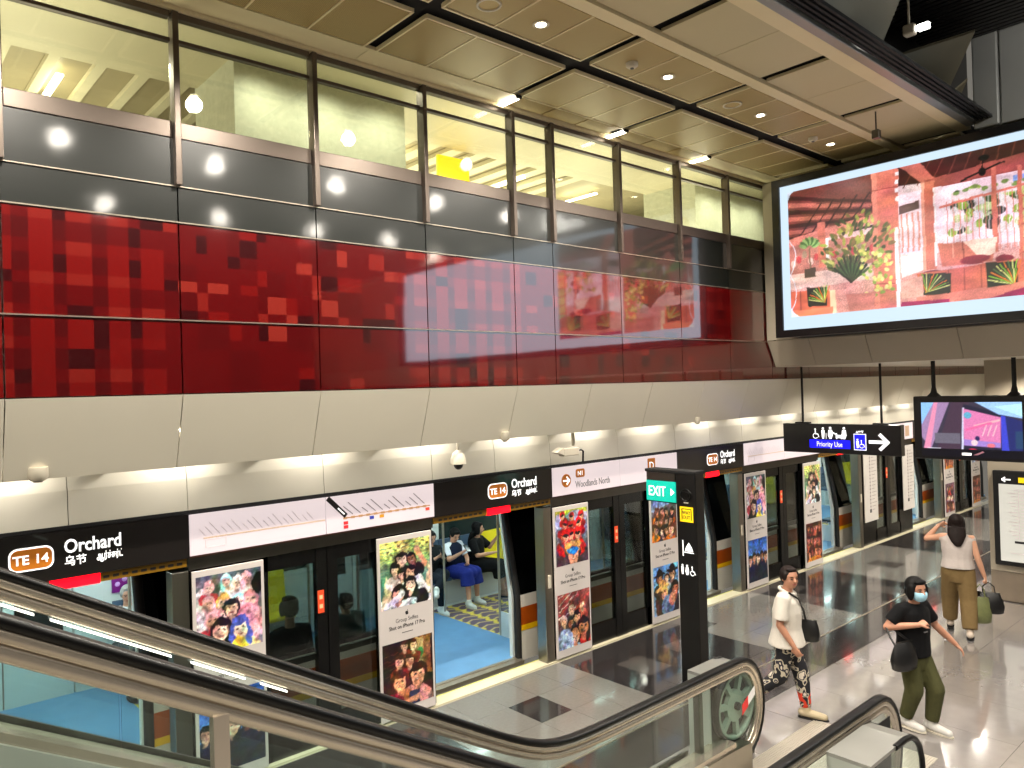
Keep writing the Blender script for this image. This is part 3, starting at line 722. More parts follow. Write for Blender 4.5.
# ---- white lit panels over the fixed glass
M_line_b = mat('route_line_brown', (.72, .55, .38), .5); M_line_p = mat('route_line_pale', (.85, .74, .64), .5)
M_tick = mat('route_name_grey', (.55, .50, .50), .5); M_tick_d = mat('route_name_dark', (.33, .31, .31), .5)
M_pale_t = mat('route_name_pale', (.88, .82, .83), .5)
def lit_board(k, label):
    x0 = 2.26+4.45*k
    t = empty('route_panel', (x0+1.31, YP, 2.06), label, 'sign', 'lit white panels above the fixed glass')
    MB().box((x0+.004, YP-.008, 2.075), (x0+1.305, YP+.008, 2.435)).build('left_board', M_map, t, world=True)
    MB().box((x0+1.315, YP-.008, 2.075), (x0+2.616, YP+.008, 2.435)).build('right_board', M_map, t, world=True)
    MB().box((x0, YP-.006, 2.057), (x0+2.62, YP+.01, 2.072)).build('board_trim', mat('brown_trim', (.22, .13, .1), .4), t, world=True)
    return t, x0
def route(t, x0, faded):
    y = YP-.0105
    ln, nm, mk = MB(), MB(), MB()
    bar(ln, x0+.12, 2.215, x0+1.30, 2.215, .012, y); ln.build('route_line', M_line_p, t, world=True)
    for q in range(17):
        xx = x0+.14+.065*q; bar(nm, xx, 2.235, xx-.055-.02*(q % 3), 2.30+.024*(q % 3), .005, y)
    nm.build('station_names', M_pale_t, t, world=True)
    bx = MB(); bar(bx, x0+.14, 2.13, x0+.32, 2.13, .006, y); bar(bx, x0+.14, 2.20, x0+.32, 2.20, .006, y); bar(bx, x0+.14, 2.13, x0+.14, 2.20, .006, y); bar(bx, x0+.32, 2.13, x0+.32, 2.20, .006, y); bx.build('key_box', M_pale_t, t, world=True)
    l2 = MB(); bar(l2, x0+1.50, 2.205, x0+2.56, 2.205, .012, y); l2.build('route_line', M_line_b if not faded else M_line_p, t, world=True)
    n2, d2 = MB(), MB()
    for q in range(12):
        xx = x0+1.52+.088*q
        if q: bar(n2, xx, 2.235, xx-.07-.035*(q % 3), 2.29+.035*(q % 3), .008, y)
        d2.box((xx-.022, y-.001, 2.194), (xx+.022, y+.001, 2.216))
    n2.build('station_names', M_tick if not faded else M_pale_t, t, world=True); d2.build('station_marks', M_line_b if not faded else M_line_p, t, world=True)
    if not faded:
        b = MB(); bar(b, x0+1.33, 2.425, x0+1.53, 2.225, .05, y-.002); b.build('current_station_tag', mat('tag_brown', (.12, .1, .1), .4), t, 'bold dark diagonal name tag', world=True)
        w = MB(); bar(w, x0+1.44, 2.315, x0+1.51, 2.245, .014, y-.005); w.build('tag_lettering', M_lett, t, world=True)
        for (dx, c, dz) in ((0.0, (.86, .20, .22), -.035), (0, (.86, .2, .22), -.075), (.30, (.2, .25, .65), -.02), (.42, (.85, .6, .12), -.02), (1.0, (.88, .3, .22), -.02)):
            MB().box((x0+1.50+dx, y-.003, 2.175+dz+.0), (x0+1.55+dx, y, 2.207+dz)).build('interchange_mark', mat('mark_%02d%02d' % (c[0]*99, c[2]*99), c, .4), t, world=True)
t, x0 = lit_board(0, 'lit white route map panel above the nearest bay, with a bold diagonal tag'); route(t, x0, False)
t, x0 = lit_board(1, 'lit white direction panel reading Woodlands North with a round orange arrow')
MB().prism([(x0+.25+.085*math.cos(a*PI/14), YP-.012, 2.255+.085*math.sin(a*PI/14)) for a in range(28)], (0, .004, 0)).build('arrow_disc', M_orange, t, world=True)
am = MB(); bar(am, x0+.19, 2.255, x0+.30, 2.255, .022, YP-.015); bar(am, x0+.255, 2.305, x0+.308, 2.252, .022, YP-.0155); bar(am, x0+.255, 2.205, x0+.308, 2.258, .022, YP-.015); am.build('arrow', M_lett, t, world=True)
MB().prism(rrect(x0+.43, 2.275, x0+.60, 2.385, .03, YP-.012), (0, .004, 0)).build('line_badge', M_orange, t, world=True)
text('N1', .085, M_lett, t, (x0+.515, YP-.013, 2.30), XZ, 'CENTER', 'badge_lettering')
text('Woodlands North', .125, M_lett_g, t, (x0+.42, YP-.0095, 2.145), XZ, 'LEFT', 'direction_lettering', squeeze=.72)
MB().prism(rrect(x0+1.92, 2.20, x0+2.09, 2.40, .015, YP-.012), (0, .004, 0)).build('door_letter_tile', M_orange, t, world=True)
text('D', .15, M_lett, t, (x0+2.005, YP-.013, 2.245), XZ, 'CENTER', 'door_letter')
t, x0 = lit_board(2, 'faded lit route map panel above the third bay, partly behind the hanging priority sign'); route(t, x0, True)
t, x0 = lit_board(3, 'lit white panel between the hanging sign and the hanging display')
MB().box((x0+2.18, YP-.012, 2.14), (x0+2.40, YP-.008, 2.37)).build('notice_print', mat('notice_beige', (.72, .6, .5), .5), t, world=True)
t, x0 = lit_board(4, 'farthest lit white panel, behind the hanging display')

# ---- posters
def finish(p, seed, k=1.0):
    r = np.random.RandomState(seed); H, Wd = p.h, p.w
    def smooth(n, m):
        g = r.randn(n, m); yi = np.linspace(0, n-1.001, H); xi = np.linspace(0, m-1.001, Wd); y0 = yi.astype(int); x0 = xi.astype(int); fy = (yi-y0)[:, None]; fx = (xi-x0)[None]
        a = lambda i, j: g[np.ix_(i, j)]
        return a(y0, x0)*(1-fy)*(1-fx)+a(y0, x0+1)*(1-fy)*fx+a(y0+1, x0)*fy*(1-fx)+a(y0+1, x0+1)*fy*fx
    dy = k*(smooth(16, 14)*1.0+smooth(30, 26)*.6); dx = k*(smooth(16, 14)*1.0+smooth(30, 26)*.6)
    yy, xx = np.mgrid[0:H, 0:Wd]; p.a = p.a[np.clip(yy+dy, 0, H-1).astype(int), np.clip(xx+dx, 0, Wd-1).astype(int)]
    sh = 1+k*(.16*smooth(9, 8)+.20*smooth(24, 20)+.10*smooth(45, 40)); p.a = np.clip(p.a*sh[..., None], 0, 1)
    p.a = np.clip(p.a+.045*k*np.stack([smooth(14, 12) for _ in range(3)], 2), 0, 1)
    return p
def crowd(p, seed, n, skins, hairs, cloths, k0=.075, k1=.13, style=(0, 1), y0=.75, y1=.12, xs=.12):
    r = random.Random(seed); rows = 3
    for row in range(rows):
        y = y0+(y1-y0)*row/(rows-1); m = max(2, int(n/rows)); kk = k0+(k1-k0)*row/(rows-1)
        for j in range(m):
            x = xs+(1-2*xs)*(j+.5)/m+r.uniform(-.05, .05)
            p.face(x, y+r.uniform(-.04, .04), kk*r.uniform(.9, 1.1), r.choice(skins), r.choice(hairs), r.choice(cloths), r.choice(style), r.uniform(-.3, .3))
SK = [(.86, .66, .54), (.78, .56, .44), (.92, .74, .64), (.55, .36, .27)]
def art_pink():
    p = Pic(76, 90, .85, (.35, .33, .38)); p.grad((.55, .5, .55), (.28, .3, .36)); p.rect(0, .86, 1, .93, (.45, .42, .48)); p.ell(.1, .45, .14, .4, (.92, .88, .9))
    crowd(p, 4, 12, [(.95, .76, .70), (.88, .64, .58)], [(.93, .68, .72), (.95, .80, .80), (.90, .55, .62), (.86, .62, .32), (.60, .84, .92), (.95, .9, .92)], [(.80, .25, .32), (.93, .72, .78), (.90, .85, .88), (.55, .12, .16)], .075, .11, (0, 1), .86, .40)
    p.ell(.93, .78, .07, .14, (.06, .05, .06)); p.face(.52, .52, .11, SK[2], (.1, .08, .1), (.25, .1, .12)); p.ell(.85, .3, .22, .2, (.90, .62, .68))
    p.face(.36, .27, .135, (.93, .72, .62), (.10, .08, .10), (.10, .09, .10), 1, -.1); p.face(.64, .24, .135, (.97, .82, .74), (.28, .34, .72), (.88, .80, .55), 1, .12)
    p.ell(.62, -.02, .12, .16, (.90, .80, .25)); p.grain(.08, 2); return p
def art_wall():
    p = Pic(76, 90, .85); p.grad((.12, .45, .48), (.90, .84, .42), .15, 1); 
    for j in range(16): p.line(0, .2+.05*j, .95, .28+.05*j, .008, (.25, .50, .42))
    for j in range(5):
        for i in range(6): p.ell(.14+.16*i+.07*(j % 2), .96-.055*j+.01*i, .028, .012, (.25, .24, .10))
    p.poly([(0, 0), (.1, .5), (.25, .1), (.2, 0)], (.82, .78, .62)); p.poly([(.85, .1), (.95, .6), (1, .6), (1, .1)], (.78, .72, .55))
    p.line(.74, .80, .88, .58, .07, SK[1]); p.line(.88, .58, .70, .50, .08, SK[1]); p.ell(.72, .83, .04, .04, SK[1])
    p.face(.42, .70, .10, SK[2], (.1, .08, .08), (.12, .1, .1)); p.face(.62, .69, .095, SK[3], (.08, .06, .06), (.1, .1, .12), 0, .25)
    p.face(.28, .56, .095, SK[2], (.08, .06, .07), (.9, .86, .84)); p.face(.42, .46, .10, SK[2], (.12, .1, .09), (.94, .92, .93)); p.face(.58, .48, .105, SK[0], (.1, .08, .08), (.9, .86, .86), 1)
    p.poly([(.5, .38), (.8, .44), (.98, .15), (.8, .05)], (.95, .93, .92)); p.face(.58, .30, .115, SK[2], (.1, .07, .07), (.12, .1, .1), 1); p.face(.34, .20, .12, SK[0], (.08, .06, .07), (.85, .86, .93))
    p.line(.1, .02, .4, .2, .1, (.92, .92, .97)); p.ell(.8, .08, .12, .14, (.1, .09, .1)); p.ell(.58, .04, .1, .06, (.75, .8, .86)); p.grain(.07, 3); return p
def art_dusk():
    p = Pic(76, 90, .85, (.16, .09, .07)); p.grad((.25, .10, .08), (.12, .08, .07)); p.rect(.72, .4, .95, 1, (.55, .35, .22)); p.rect(.6, .55, .8, .98, (.68, .58, .38)); p.ell(.74, .75, .06, .08, (.2, .5, .25))
    for j in range(5): p.line(.02, .8-.07*j, .4, .84-.07*j, .01, (.35, .22, .16))
    for (x, y, k) in ((.42, .90, .075), (.60, .88, .08), (.32, .68, .09), (.52, .66, .09)): p.face(x, y, k, SK[0], (.22, .12, .08), (.45, .16, .12))
    p.face(.32, .38, .145, (.85, .55, .42), (.28, .12, .08), (.42, .08, .14), 1); p.face(.68, .42, .165, (.90, .60, .48), (.18, .08, .06), (.80, .52, .50), 0, -.1); p.ell(.42, .16, .12, .1, (.70, .42, .32)); p.ell(.15, .08, .2, .16, (.50, .08, .16)); p.rect(.5, 0, .7, .2, (.15, .18, .3))
    p.poly([(.35, .02), (.8, .04), (.7, .12), (.4, .1)], (.80, .55, .42)); p.grain(.1, 5); return p
def art_ski():
    p = Pic(76, 90, .85, (.62, .66, .78)); p.grad((.25, .18, .22), (.62, .66, .80)); p.poly([(0, .80), (.6, .98), (1, .9), (1, 1), (0, 1)], (.70, .72, .22)); p.ell(.1, .8, .1, .14, (.66, .66, .85)); p.ell(.92, .6, .12, .2, (.50, .52, .66))
    crowd(p, 8, 11, [(.85, .58, .46)], [(.82, .10, .13), (.75, .06, .1)], [(.80, .10, .13), (.70, .08, .10), (.55, .1, .14)], .07, .10, (3,), .86, .56)
    p.face(.30, .52, .11, SK[0], (.82, .10, .12), (.75, .1, .12), 3); p.face(.68, .52, .12, SK[0], (.85, .1, .12), (.78, .1, .13), 3)
    p.line(.1, .5, .35, .1, .04, (.30, .26, .34)); p.face(.52, .18, .20, (.90, .62, .50), (.20, .18, .22), (.12, .10, .13)); p.ell(.52, .34, .22, .07, (.85, .62, .35)); p.ell(.52, .24, .17, .085, (.88, .52, .2)); p.ell(.52, .24, .15, .07, (.12, .48, .85)); p.ell(.45, .26, .04, .03, (.4, .75, .98)); p.grain(.08, 7); return p
def art_family():
    p = Pic(76, 90, .85, (.42, .22, .22)); p.grad((.16, .12, .13), (.58, .28, .28)); 
    for j in range(6): p.line(.05, .62+.06*j, .6, .9+.06*j, .02, (.80, .70, .68) if j % 2 else (.62, .20, .22))
    p.line(.55, .66, .98, .9, .05, (.72, .28, .28)); p.line(.02, .55, .55, .7, .02, (.85, .8, .76))
    for (x, y, k, s, h, c) in ((.42, .66, .085, SK[0], (.7, .62, .55), (.3, .28, .3)), (.74, .72, .09, SK[0], (.72, .30, .26), (.7, .3, .25)), (.18, .50, .09, SK[0], (.75, .7, .66), (.4, .3, .3)), (.40, .44, .10, SK[3], (.14, .12, .14), (.55, .62, .75)), (.58, .52, .10, SK[1], (.12, .08, .08), (.16, .14, .16))): p.face(x, y, k, s, h, c)
    p.face(.78, .30, .16, (.80, .50, .36), (.14, .1, .1), (.72, .12, .12), 1, -.1); p.face(.50, .16, .13, (.93, .66, .54), (.80, .55, .4), (.62, .70, .85)); p.ell(.2, .1, .22, .26, (.60, .68, .84)); p.grain(.1, 9); return p
def art_vests():
    p = Pic(76, 90, .85); p.grad((.62, .72, .86), (.20, .40, .78), .6, 1); p.rect(0, 0, 1, .62, (.40, .24, .18)); p.poly([(0, .62), (1, .80), (1, .6), (0, .52)], (.35, .36, .40))
    crowd(p, 12, 13, SK, [(.12, .08, .08), (.35, .2, .12), (.2, .12, .1)], [(.90, .48, .10), (.85, .40, .08), (.20, .18, .22)], .075, .11, (0, 1), .60, .22); p.grain(.09, 11); return p
def art_cowboy():
    p = Pic(76, 90, .85); p.grad((.45, .55, .70), (.38, .62, .90)); 
    p.face(.24, .74, .12, SK[3], (.08, .07, .08), (.14, .13, .16), 2); p.face(.74, .78, .13, SK[1], (.08, .07, .08), (.16, .15, .2), 2, -.1); p.face(.52, .72, .08, SK[2], (.2, .14, .1), (.7, .7, .7))
    p.face(.84, .46, .15, (.62, .36, .26), (.12, .08, .07), (.12, .12, .16)); p.face(.36, .44, .16, (.86, .56, .42), (.86, .68, .38), (.22, .24, .34), 2, .1); p.ell(.2, .2, .12, .28, (.30, .20, .15)); p.ell(.55, .15, .22, .22, (.42, .52, .70)); p.ell(.7, .26, .1, .14, (.80, .52, .42)); p.line(.15, 0, .3, .3, .06, (.25, .16, .12)); p.grain(.09, 13); return p
def art_suits():
    p = Pic(76, 90, .85); p.grad((.40, .62, .90), (.14, .34, .74), .4, 1); p.rect(0, 0, 1, .42, (.10, .11, .2))
    for i in range(5): p.line(.1+.2*i, 0, .08+.2*i, .5, .1, (.12, .13, .2)); p.face(.1+.2*i, .52+.05*(i % 2), .10, SK[i % 4], (.12, .09, .08), (.10, .12, .22))
    p.grain(.08, 15); return p
def art_redcrowd():
    p = Pic(76, 90, .85, (.30, .10, .09)); crowd(p, 21, 15, [(.80, .48, .38), (.62, .34, .26)], [(.16, .07, .06), (.30, .12, .1)], [(.50, .12, .10), (.28, .10, .09), (.60, .3, .2)], .08, .13, (0, 1), .85, .2); p.ell(.5, .03, .35, .08, (.85, .5, .15)); p.grain(.1, 17); return p
def art_violet():
    p = Pic(76, 90, .85, (.45, .30, .38)); crowd(p, 33, 12, SK, [(.45, .12, .12), (.2, .08, .1)], [(.68, .62, .80), (.80, .25, .22), (.2, .12, .2)], .08, .13, (0, 1), .8, .2); p.grain(.1, 19); return p
A0 = dict(pink=art_pink(), wall=art_wall(), dusk=art_dusk(), ski=art_ski(), family=art_family(), vests=art_vests(), cowboy=art_cowboy(), suits=art_suits(), redc=art_redcrowd(), violet=art_violet())
A = {k_: finish(v_, 40+i_) for i_, (k_, v_) in enumerate(A0.items())}
def apple(x, z, s, y):
    """small dark fruit mark with a bite and a leaf"""
    P = [(-.0, .36), (-.22, .44), (-.42, .30), (-.46, .02), (-.34, -.32), (-.16, -.48), (0, -.42), (.16, -.48), (.33, -.32), (.42, -.12), (.28, .0), (.27, .16), (.38, .32), (.2, .44)]
    mb = MB().prism([(x+a*s, y, z+b*s) for a, b in P], (0, .002, 0))
    return mb.prism([(x+.02*s, y, z+.5*s), (x+.06*s, y, z+.68*s), (x+.22*s, y, z+.78*s), (x+.18*s, y, z+.58*s)], (0, .002, 0))
def poster(x, w, top, bot, label):
    t = empty('advert_poster', (x+w/2, YP, .02), label, 'poster', 'advert posters on the platform doors')
    MB().box((x+.006, YP-.012, .02), (x+w-.006, YP+.008, 1.935), .004).build('board', M_paper, t, world=True)
    y = YP-.0135
    A[top].mesh('upper_photo', (x+.035, y, 1.18), (1, 0, 0), (0, 0, 1), w-.07, .70, M_poster, t)
    A[bot].mesh('lower_photo', (x+.035, y, .12), (1, 0, 0), (0, 0, 1), w-.07, .70, M_poster, t)
    apple(x+w/2, 1.105, .045, y).build('fruit_mark', M_lett_d, t, 'small dark apple mark', world=True)
    text('Group Selfies', .062, M_lett_g, t, (x+w/2, y+.001, 1.02), XZ, 'CENTER', 'caption_lettering', ext=.001, squeeze=.85)
    text('Shot on iPhone 17 Pro', .058, M_lett_d, t, (x+w/2, y+.001, .955), XZ, 'CENTER', 'caption_lettering', ext=.001, bold=.0006, squeeze=.85)
    MB().box((x+w/2-.07, y, .90), (x+w/2+.07, y+.001, .908)).build('small_print', M_lett_g, t, world=True)
poster(2.265, .66, 'pink', 'suits', 'selfie poster of people in pink and blue wigs, nearest one at left')
poster(4.13, .70, 'wall', 'dusk', 'selfie poster of friends before a green and yellow wall, left of the open train doorway')
poster(6.70, .66, 'ski', 'family', 'selfie poster of red-helmeted skiers above a family photo')
poster(8.64, .66, 'vests', 'cowboy', 'selfie poster under the EXIT flag, people in cowboy hats in its lower photo')
poster(11.16, .66, 'pink', 'suits', 'pink wig selfie poster right of the black totem, with blue sky photo below')
poster(13.12, .66, 'wall', 'redc', 'green wall selfie poster below the hanging sign, with a dark red crowd photo below')
poster(20.06, .66, 'redc', 'violet', 'farthest selfie poster, red and violet, left of the pier')
poster(22.0, .64, 'family', 'redc', 'selfie poster half hidden by the pier edge')
def line_map(x, w, label):
    t = empty('line_map_board', (x+w/2, YP, .5), label, 'map', 'vertical line maps on the platform doors')
    MB().box((x+.02, YP-.012, .50), (x+w-.02, YP+.008, 1.935), .004).build('board', M_poster_w, t, world=True)
    mb = MB()
    for q in range(16):
        mb.box((x+.26, YP-.0145, .72+.072*q), (x+.31, YP-.0122, .745+.072*q)); mb.box((x+.36, YP-.0145, .728+.072*q), (x+.36+.12+.05*(q % 3), YP-.0122, .738+.072*q))
    mb.box((x+.28, YP-.0143, .74), (x+.29, YP-.0122, 1.86)); mb.build('line_diagram', M_tick, t, world=True)
    MB().box((x+.24, YP-.015, .68), (x+.32, YP-.0122, .75)).build('current_mark', M_lett_d, t, world=True)
line_map(15.62, .66, 'white vertical line map just right of the far open doorway')
line_map(17.58, .64, 'white vertical line map below the hanging display, second of the pair')

# ================================================================== BIG SCREEN
XSN = 10.3
scr = empty('advertising_screen', (XSN+.3, 1.35, 4.05), 'huge wall-mounted advertising screen showing a pink terracotta lounge with plants', 'screen')
def G(name, mb, m, label=None): return mb.build(name, m, scr, label, world=True)
G('casing', MB().box((XSN+.06, -3.1, 4.10), (XSN+.72, 5.69, 6.37), .02), M_blackm)
fr = MB()
for (y0, y1, z0, z1) in ((-3.1, 5.71, 6.275, 6.385), (-3.1, 5.71, 4.085, 4.19), (5.595, 5.71, 4.19, 6.275), (-3.1, -2.85, 4.19, 6.275)): fr.box((XSN-.02, y0, z0), (XSN+.08, y1, z1))
G('bezel', fr, M_black)
M_scr = attr_mat('screen_picture', .82, .5); M_scr_w = emit('screen_white', (.84, .93, 1.0), .70, (.02, .02, .02))
G('lit_border', MB().box((XSN+.012, -2.86, 4.185), (XSN+.03, 5.60, 6.28)), M_scr_w)
def lounge():
    p = Pic(330, 195, 3.05/1.8, (.93, .80, .80))
    W_ = (.86, .93, 1.0); TC = (.80, .43, .36); TD = (.56, .26, .22); TL = (.93, .62, .54)
    p.grad((.86, .56, .52), (.95, .82, .84)); 
    # roof left with rafters
    p.poly([(0, .56), (0, 1), (.4, 1), (.4, .66)], (.45, .22, .20))
    for k in range(7): p.poly([(0, .93-.055*k), (0, .965-.055*k), (.4, .80-.03*k), (.4, .78-.03*k)], (.70, .38, .33) if k % 2 else (.26, .12, .12))
    for k in range(6): p.line(.02+.06*k, .56+.01*k, .16+.055*k, .86, .012, (.22, .10, .10))
    p.poly([(0, .54), (0, .62), (.4, .70), (.4, .63)], (.85, .50, .45)); p.rect(0, .3, .4, .56, (.72, .44, .40)); p.grain(.05, 1)
    for k in range(14): p.ell(.02+.028*k, .42+.03*(k % 3), .02, .03, ((.90, .72, .68), (.75, .25, .28), (.62, .50, .42))[k % 3])
    p.rect(.141, .36, .178, .71, TC); p.rect(.178, .36, .19, .58, (1, .95, .95)); p.rect(0, .22, .38, .34, (.90, .72, .68)); p.grain(.05, 4)
    # roof right, beams
    p.poly([(.5, 1), (.5, .86), (1, .80), (1, 1)], (.25, .11, .10))
    for k in range(9): p.line(.58+.05*k, 1, .52+.055*k, .84, .008, (.42, .20, .17))
    p.poly([(.505, 1), (.585, 1), (.648, .845), (.593, .846)], (.78, .42, .36)); p.poly([(.60, .86), (1, .92), (1, .80), (.64, .80)], (.62, .30, .27))
    p.rect(.5, .35, 1, .80, (.97, .84, .88)); p.poly([(.5, .72), (.58, .74), (.58, .68), (.5, .66)], (.35, .25, .24))
    for k in range(4): p.rect(.505+.022*k, .38, .512+.022*k, .66, (.86, .55, .50))
    p.rect(.5, .30, .6, .37, (.93, .80, .78)); p.poly([(.5, .2), (.6, .25), (.6, .36), (.5, .36)], (.96, .86, .86))
    # garden seen through the fence
    for k in range(60):
        r = random.Random(k); x = .70+.26*r.random(); y = .44+.30*r.random()
        p.ell(x, y, .022*(1+r.random()), .03, ((.24, .30, .16), (.55, .66, .25), (.85, .80, .82), (.16, .17, .16), (.72, .76, .55))[k % 5])
    p.rect(.915, .68, .96, .78, (.55, .66, .92)); p.rect(.70, .68, .98, .74, (.90, .78, .80))
    for k in range(8): p.ell(.72+.034*k, .73+.012*(k % 3), .02, .014, (.48, .55, .30))
    for k in range(26): x = .672+.0115*k; p.line(x, .32, x, .69, .005, (.84, .46, .40) if k % 2 else (.97, .86, .86))
    p.line(.66, .66, .97, .715, .016, (.85, .45, .40)); p.rect(.845, .3, .862, .86, TC); p.rect(.93, .24, .945, .84, TC); p.poly([(.945, .25), (1, .2), (1, .72), (.945, .70)], (.75, .72, .45))
    for k in range(5): p.line(.945, .28+.09*k, 1, .26+.09*k, .01, (.70, .30, .30))
    p.rect(.588, .24, .64, .85, TC); p.rect(.588, .24, .60, .85, TL); p.rect(.634, .26, .641, .8, (1, .93, .93))
    # fan
    p.line(.815, .92, .815, .82, .01, (.06, .04, .05)); p.ell(.815, .84, .022, .028, (.06, .04, .05)); p.line(.74, .81, .89, .88, .012, (.10, .06, .06)); p.ell(.82, .93, .03, .02, (.05, .04, .04))
    # bowl seat and sofas
    p.poly([(.645, .41), (.855, .38), (.84, .24), (.66, .25)], TC); p.poly([(.74, .40), (.856, .40), (.85, .30), (.80, .26)], (.98, .80, .72)); p.rect(.70, .3, .704, .40, TL); p.rect(.735, .26, .74, .40, TD)
    p.ell(.78, .27, .09, .03, (.55, .12, .2)); p.ell(.88, .25, .05, .025, (.5, .1, .2)); p.ell(.62, .21, .07, .025, (.45, .12, .2))
    p.poly([(.56, .22), (.94, .24), (1, .22), (1, .05), (.6, .04)], (.80, .40, .33)); 
    for k in range(4): p.line(.68+.06*k, .05, .68+.06*k, .22, .006, TD)
    def pill(x0, y0, x1, y1, sgn):
        p.poly([(x0, y0), (x1, y0-.01), (x1+.004, y1), (x0-.004, y1+.01)], (.10, .10, .08)); cx = x0 if sgn < 0 else x1; cy = y0
        for k in range(11):
            a = math.radians(14+15*k/1.6); L = min(.75*(x1-x0)*1.69, y1-y0); p.line(cx-sgn*.01, cy+.02, cx-sgn*(.01+.9*(x1-x0)*math.cos(a)), cy+.02+.95*(y1-y0)*math.sin(a), .007, ((.90, .88, .55), (.52, .72, .22), (.90, .45, .16), (.30, .42, .25))[k % 4])
    pill(.585, .062, .685, .20, -1); pill(.82, .06, .918, .225, 1)
    p.poly([(.49, .17), (.58, .20), (.585, .06), (.5, .05)], (.90, .66, .60)); p.poly([(.56, .05), (1, .09), (1, -.02), (.54, -.02)], (.86, .48, .42)); p.poly([(.49, -.01), (.50, .03), (.68, .02), (.68, -.02)], (.62, .10, .32)); p.poly([(.82, 0), (.95, .05), (1, .03), (1, -.02), (.82, -.02)], (.60, .10, .30))
    # big column
    p.poly([(.388, 1), (.50, 1), (.49, 0), (.385, 0)], (.83, .45, .38)); p.rect(.388, 0, .41, 1, (.88, .52, .44)); p.line(.388, .87, .5, .86, .006, TD); p.line(.386, .18, .49, .17, .006, TD)
    p.rect(.478, 0, .493, .57, (1, .97, .97))
    for k in range(4): p.rect(.486, .76+.06*k, .50, .79+.06*k, (1, .93, .93))
    # plants
    for k in range(150):
        r = random.Random(k+200); a = r.uniform(.3, 2.9); L = r.uniform(.15, .48); x = .32+.5*L*math.cos(a)*.8; y = .24+L*math.sin(a)*1.05
        if x > .47: continue
        p.ell(x, y, .03*r.uniform(.5, 1.2), .012, ((.36, .38, .18), (.60, .60, .26), (.22, .24, .13), (.48, .38, .22), (.74, .70, .38))[k % 5], a+r.uniform(-.6, .6))
    for k in range(14): a = .5+.15*k; p.line(.285, .22, .285+.09*math.cos(a), .22+.19*math.sin(a), .018, (.12, .14, .10) if k % 2 else (.24, .30, .17))
    for k in range(40):
        r = random.Random(k+900); p.ell(.33+.13*r.random(), .10+.34*r.random(), .018, .013, ((.86, .80, .42), (.55, .62, .28), (.90, .86, .55))[k % 3], r.random()*3)
    for k in range(9): a = .35+.3*k; p.ell(.10+.035*math.cos(a), .52+.06*abs(math.sin(a)), .035, .016, (.28, .42, .22) if k % 2 else (.55, .66, .40), a)
    p.line(.10, .36, .10, .52, .012, (.5, .38, .3)); p.rect(.07, .30, .125, .37, (.28, .2, .18))
    p.poly([(.26, .13), (.395, .13), (.38, -.01), (.275, -.01)], (.80, .48, .44)); p.grain(.05, 9)
    # chair at lower left
    p.poly([(0, .20), (.16, .20), (.21, .16), (.21, 0), (0, 0)], (.84, .40, .30)); p.line(.05, .03, .05, .2, .008, TD); pill(.085, .07, .175, .21, 1); p.rect(.19, 0, .215, .18, (.93, .80, .66)); p.rect(0, 0, .2, .05, (.93, .50, .38))
    # rounded corners and left edge line
    for (cx, cy, sx, sy) in ((0, 1, 1, -1), (0, 0, 1, 1)):
        r_ = .09; X = (p.x-cx)*p.asp*sx; Y = (p.y-cy)*sy; out = (X < r_) & (Y < r_) & (np.hypot(X-r_, Y-r_) > r_); p.a[out] = W_
    for k in range(30): p.line(.0+.03*abs(math.sin(k*.22)), .62-.02*k, .03*abs(math.sin((k+1)*.22)), .60-.02*k, .006, (.95, .9, .95))
    return p
finish(lounge(), 77, .4).mesh('picture', (XSN-.0, 5.47, 4.37), (0, -1, 0), (0, 0, 1), 3.05, 1.8, M_scr, scr)
for q in range(3): G('bracket', MB().box((XSN+.72, 4.6-2.8*q, 4.6), (11.02, 4.8-2.8*q, 5.8)), M_blackm)

# ================================================================== BLACK TOTEM WITH EXIT FLAG
XT = 7.14
tt = empty('information_totem', (7.225, 5.13, 0), 'tall black information totem on the dark tiles behind the escalator, with yellow way-out pictogram', 'totem')
def K(name, mb, m, label=None): return mb.build(name, m, tt, label, world=True)
def bar(mb, x0, z0, x1, z1, w, y, d=.003):
    dx, dz = x1-x0, z1-z0; L = math.hypot(dx, dz); nx, nz = -dz/L*w/2, dx/L*w/2
    return mb.prism([(x0+nx, y, z0+nz), (x1+nx, y, z1+nz), (x1-nx, y, z1-nz), (x0-nx, y, z0-nz)], (0, d, 0))
def face_x(mb, y0, xx): return MB().add([(xx+v[1], y0-v[0], v[2]) for v in mb.v], mb.f)
def pict_person(mb, x, z, s, y, skirt=False):
    mb.prism([(x+.1*s*math.cos(a*PI/6), y, z+.86*s+.1*s*math.sin(a*PI/6)) for a in range(12)], (0, .003, 0))
    mb.prism([(x-.14*s, y, z+.72*s), (x+.14*s, y, z+.72*s), (x+(.2 if skirt else .12)*s, y, z+.3*s), (x+.08*s, y, z), (x-.08*s, y, z), (x-(.2 if skirt else .12)*s, y, z+.3*s)], (0, .003, 0)); return mb
def pict_wheel(mb, x, z, s, y):
    mb.prism([(x+.08*s*math.cos(a*PI/6), y, z+.88*s+.08*s*math.sin(a*PI/6)) for a in range(12)], (0, .003, 0))
    bar(mb, x, z+.78*s, x+.03*s, z+.42*s, .1*s, y); bar(mb, x, z+.45*s, x+.25*s, z+.42*s, .08*s, y); bar(mb, x+.25*s, z+.45*s, x+.36*s, z+.12*s, .08*s, y)
    for k in range(9): a0 = 1.9+.42*k; bar(mb, x+.02*s+.24*s*math.cos(a0), z+.25*s+.24*s*math.sin(a0), x+.02*s+.24*s*math.cos(a0+.44), z+.25*s+.24*s*math.sin(a0+.44), .06*s, y)
    return mb
K('body', MB().box((XT, 5.0, 0), (7.31, 5.265, 2.44), .012), M_kiosk)
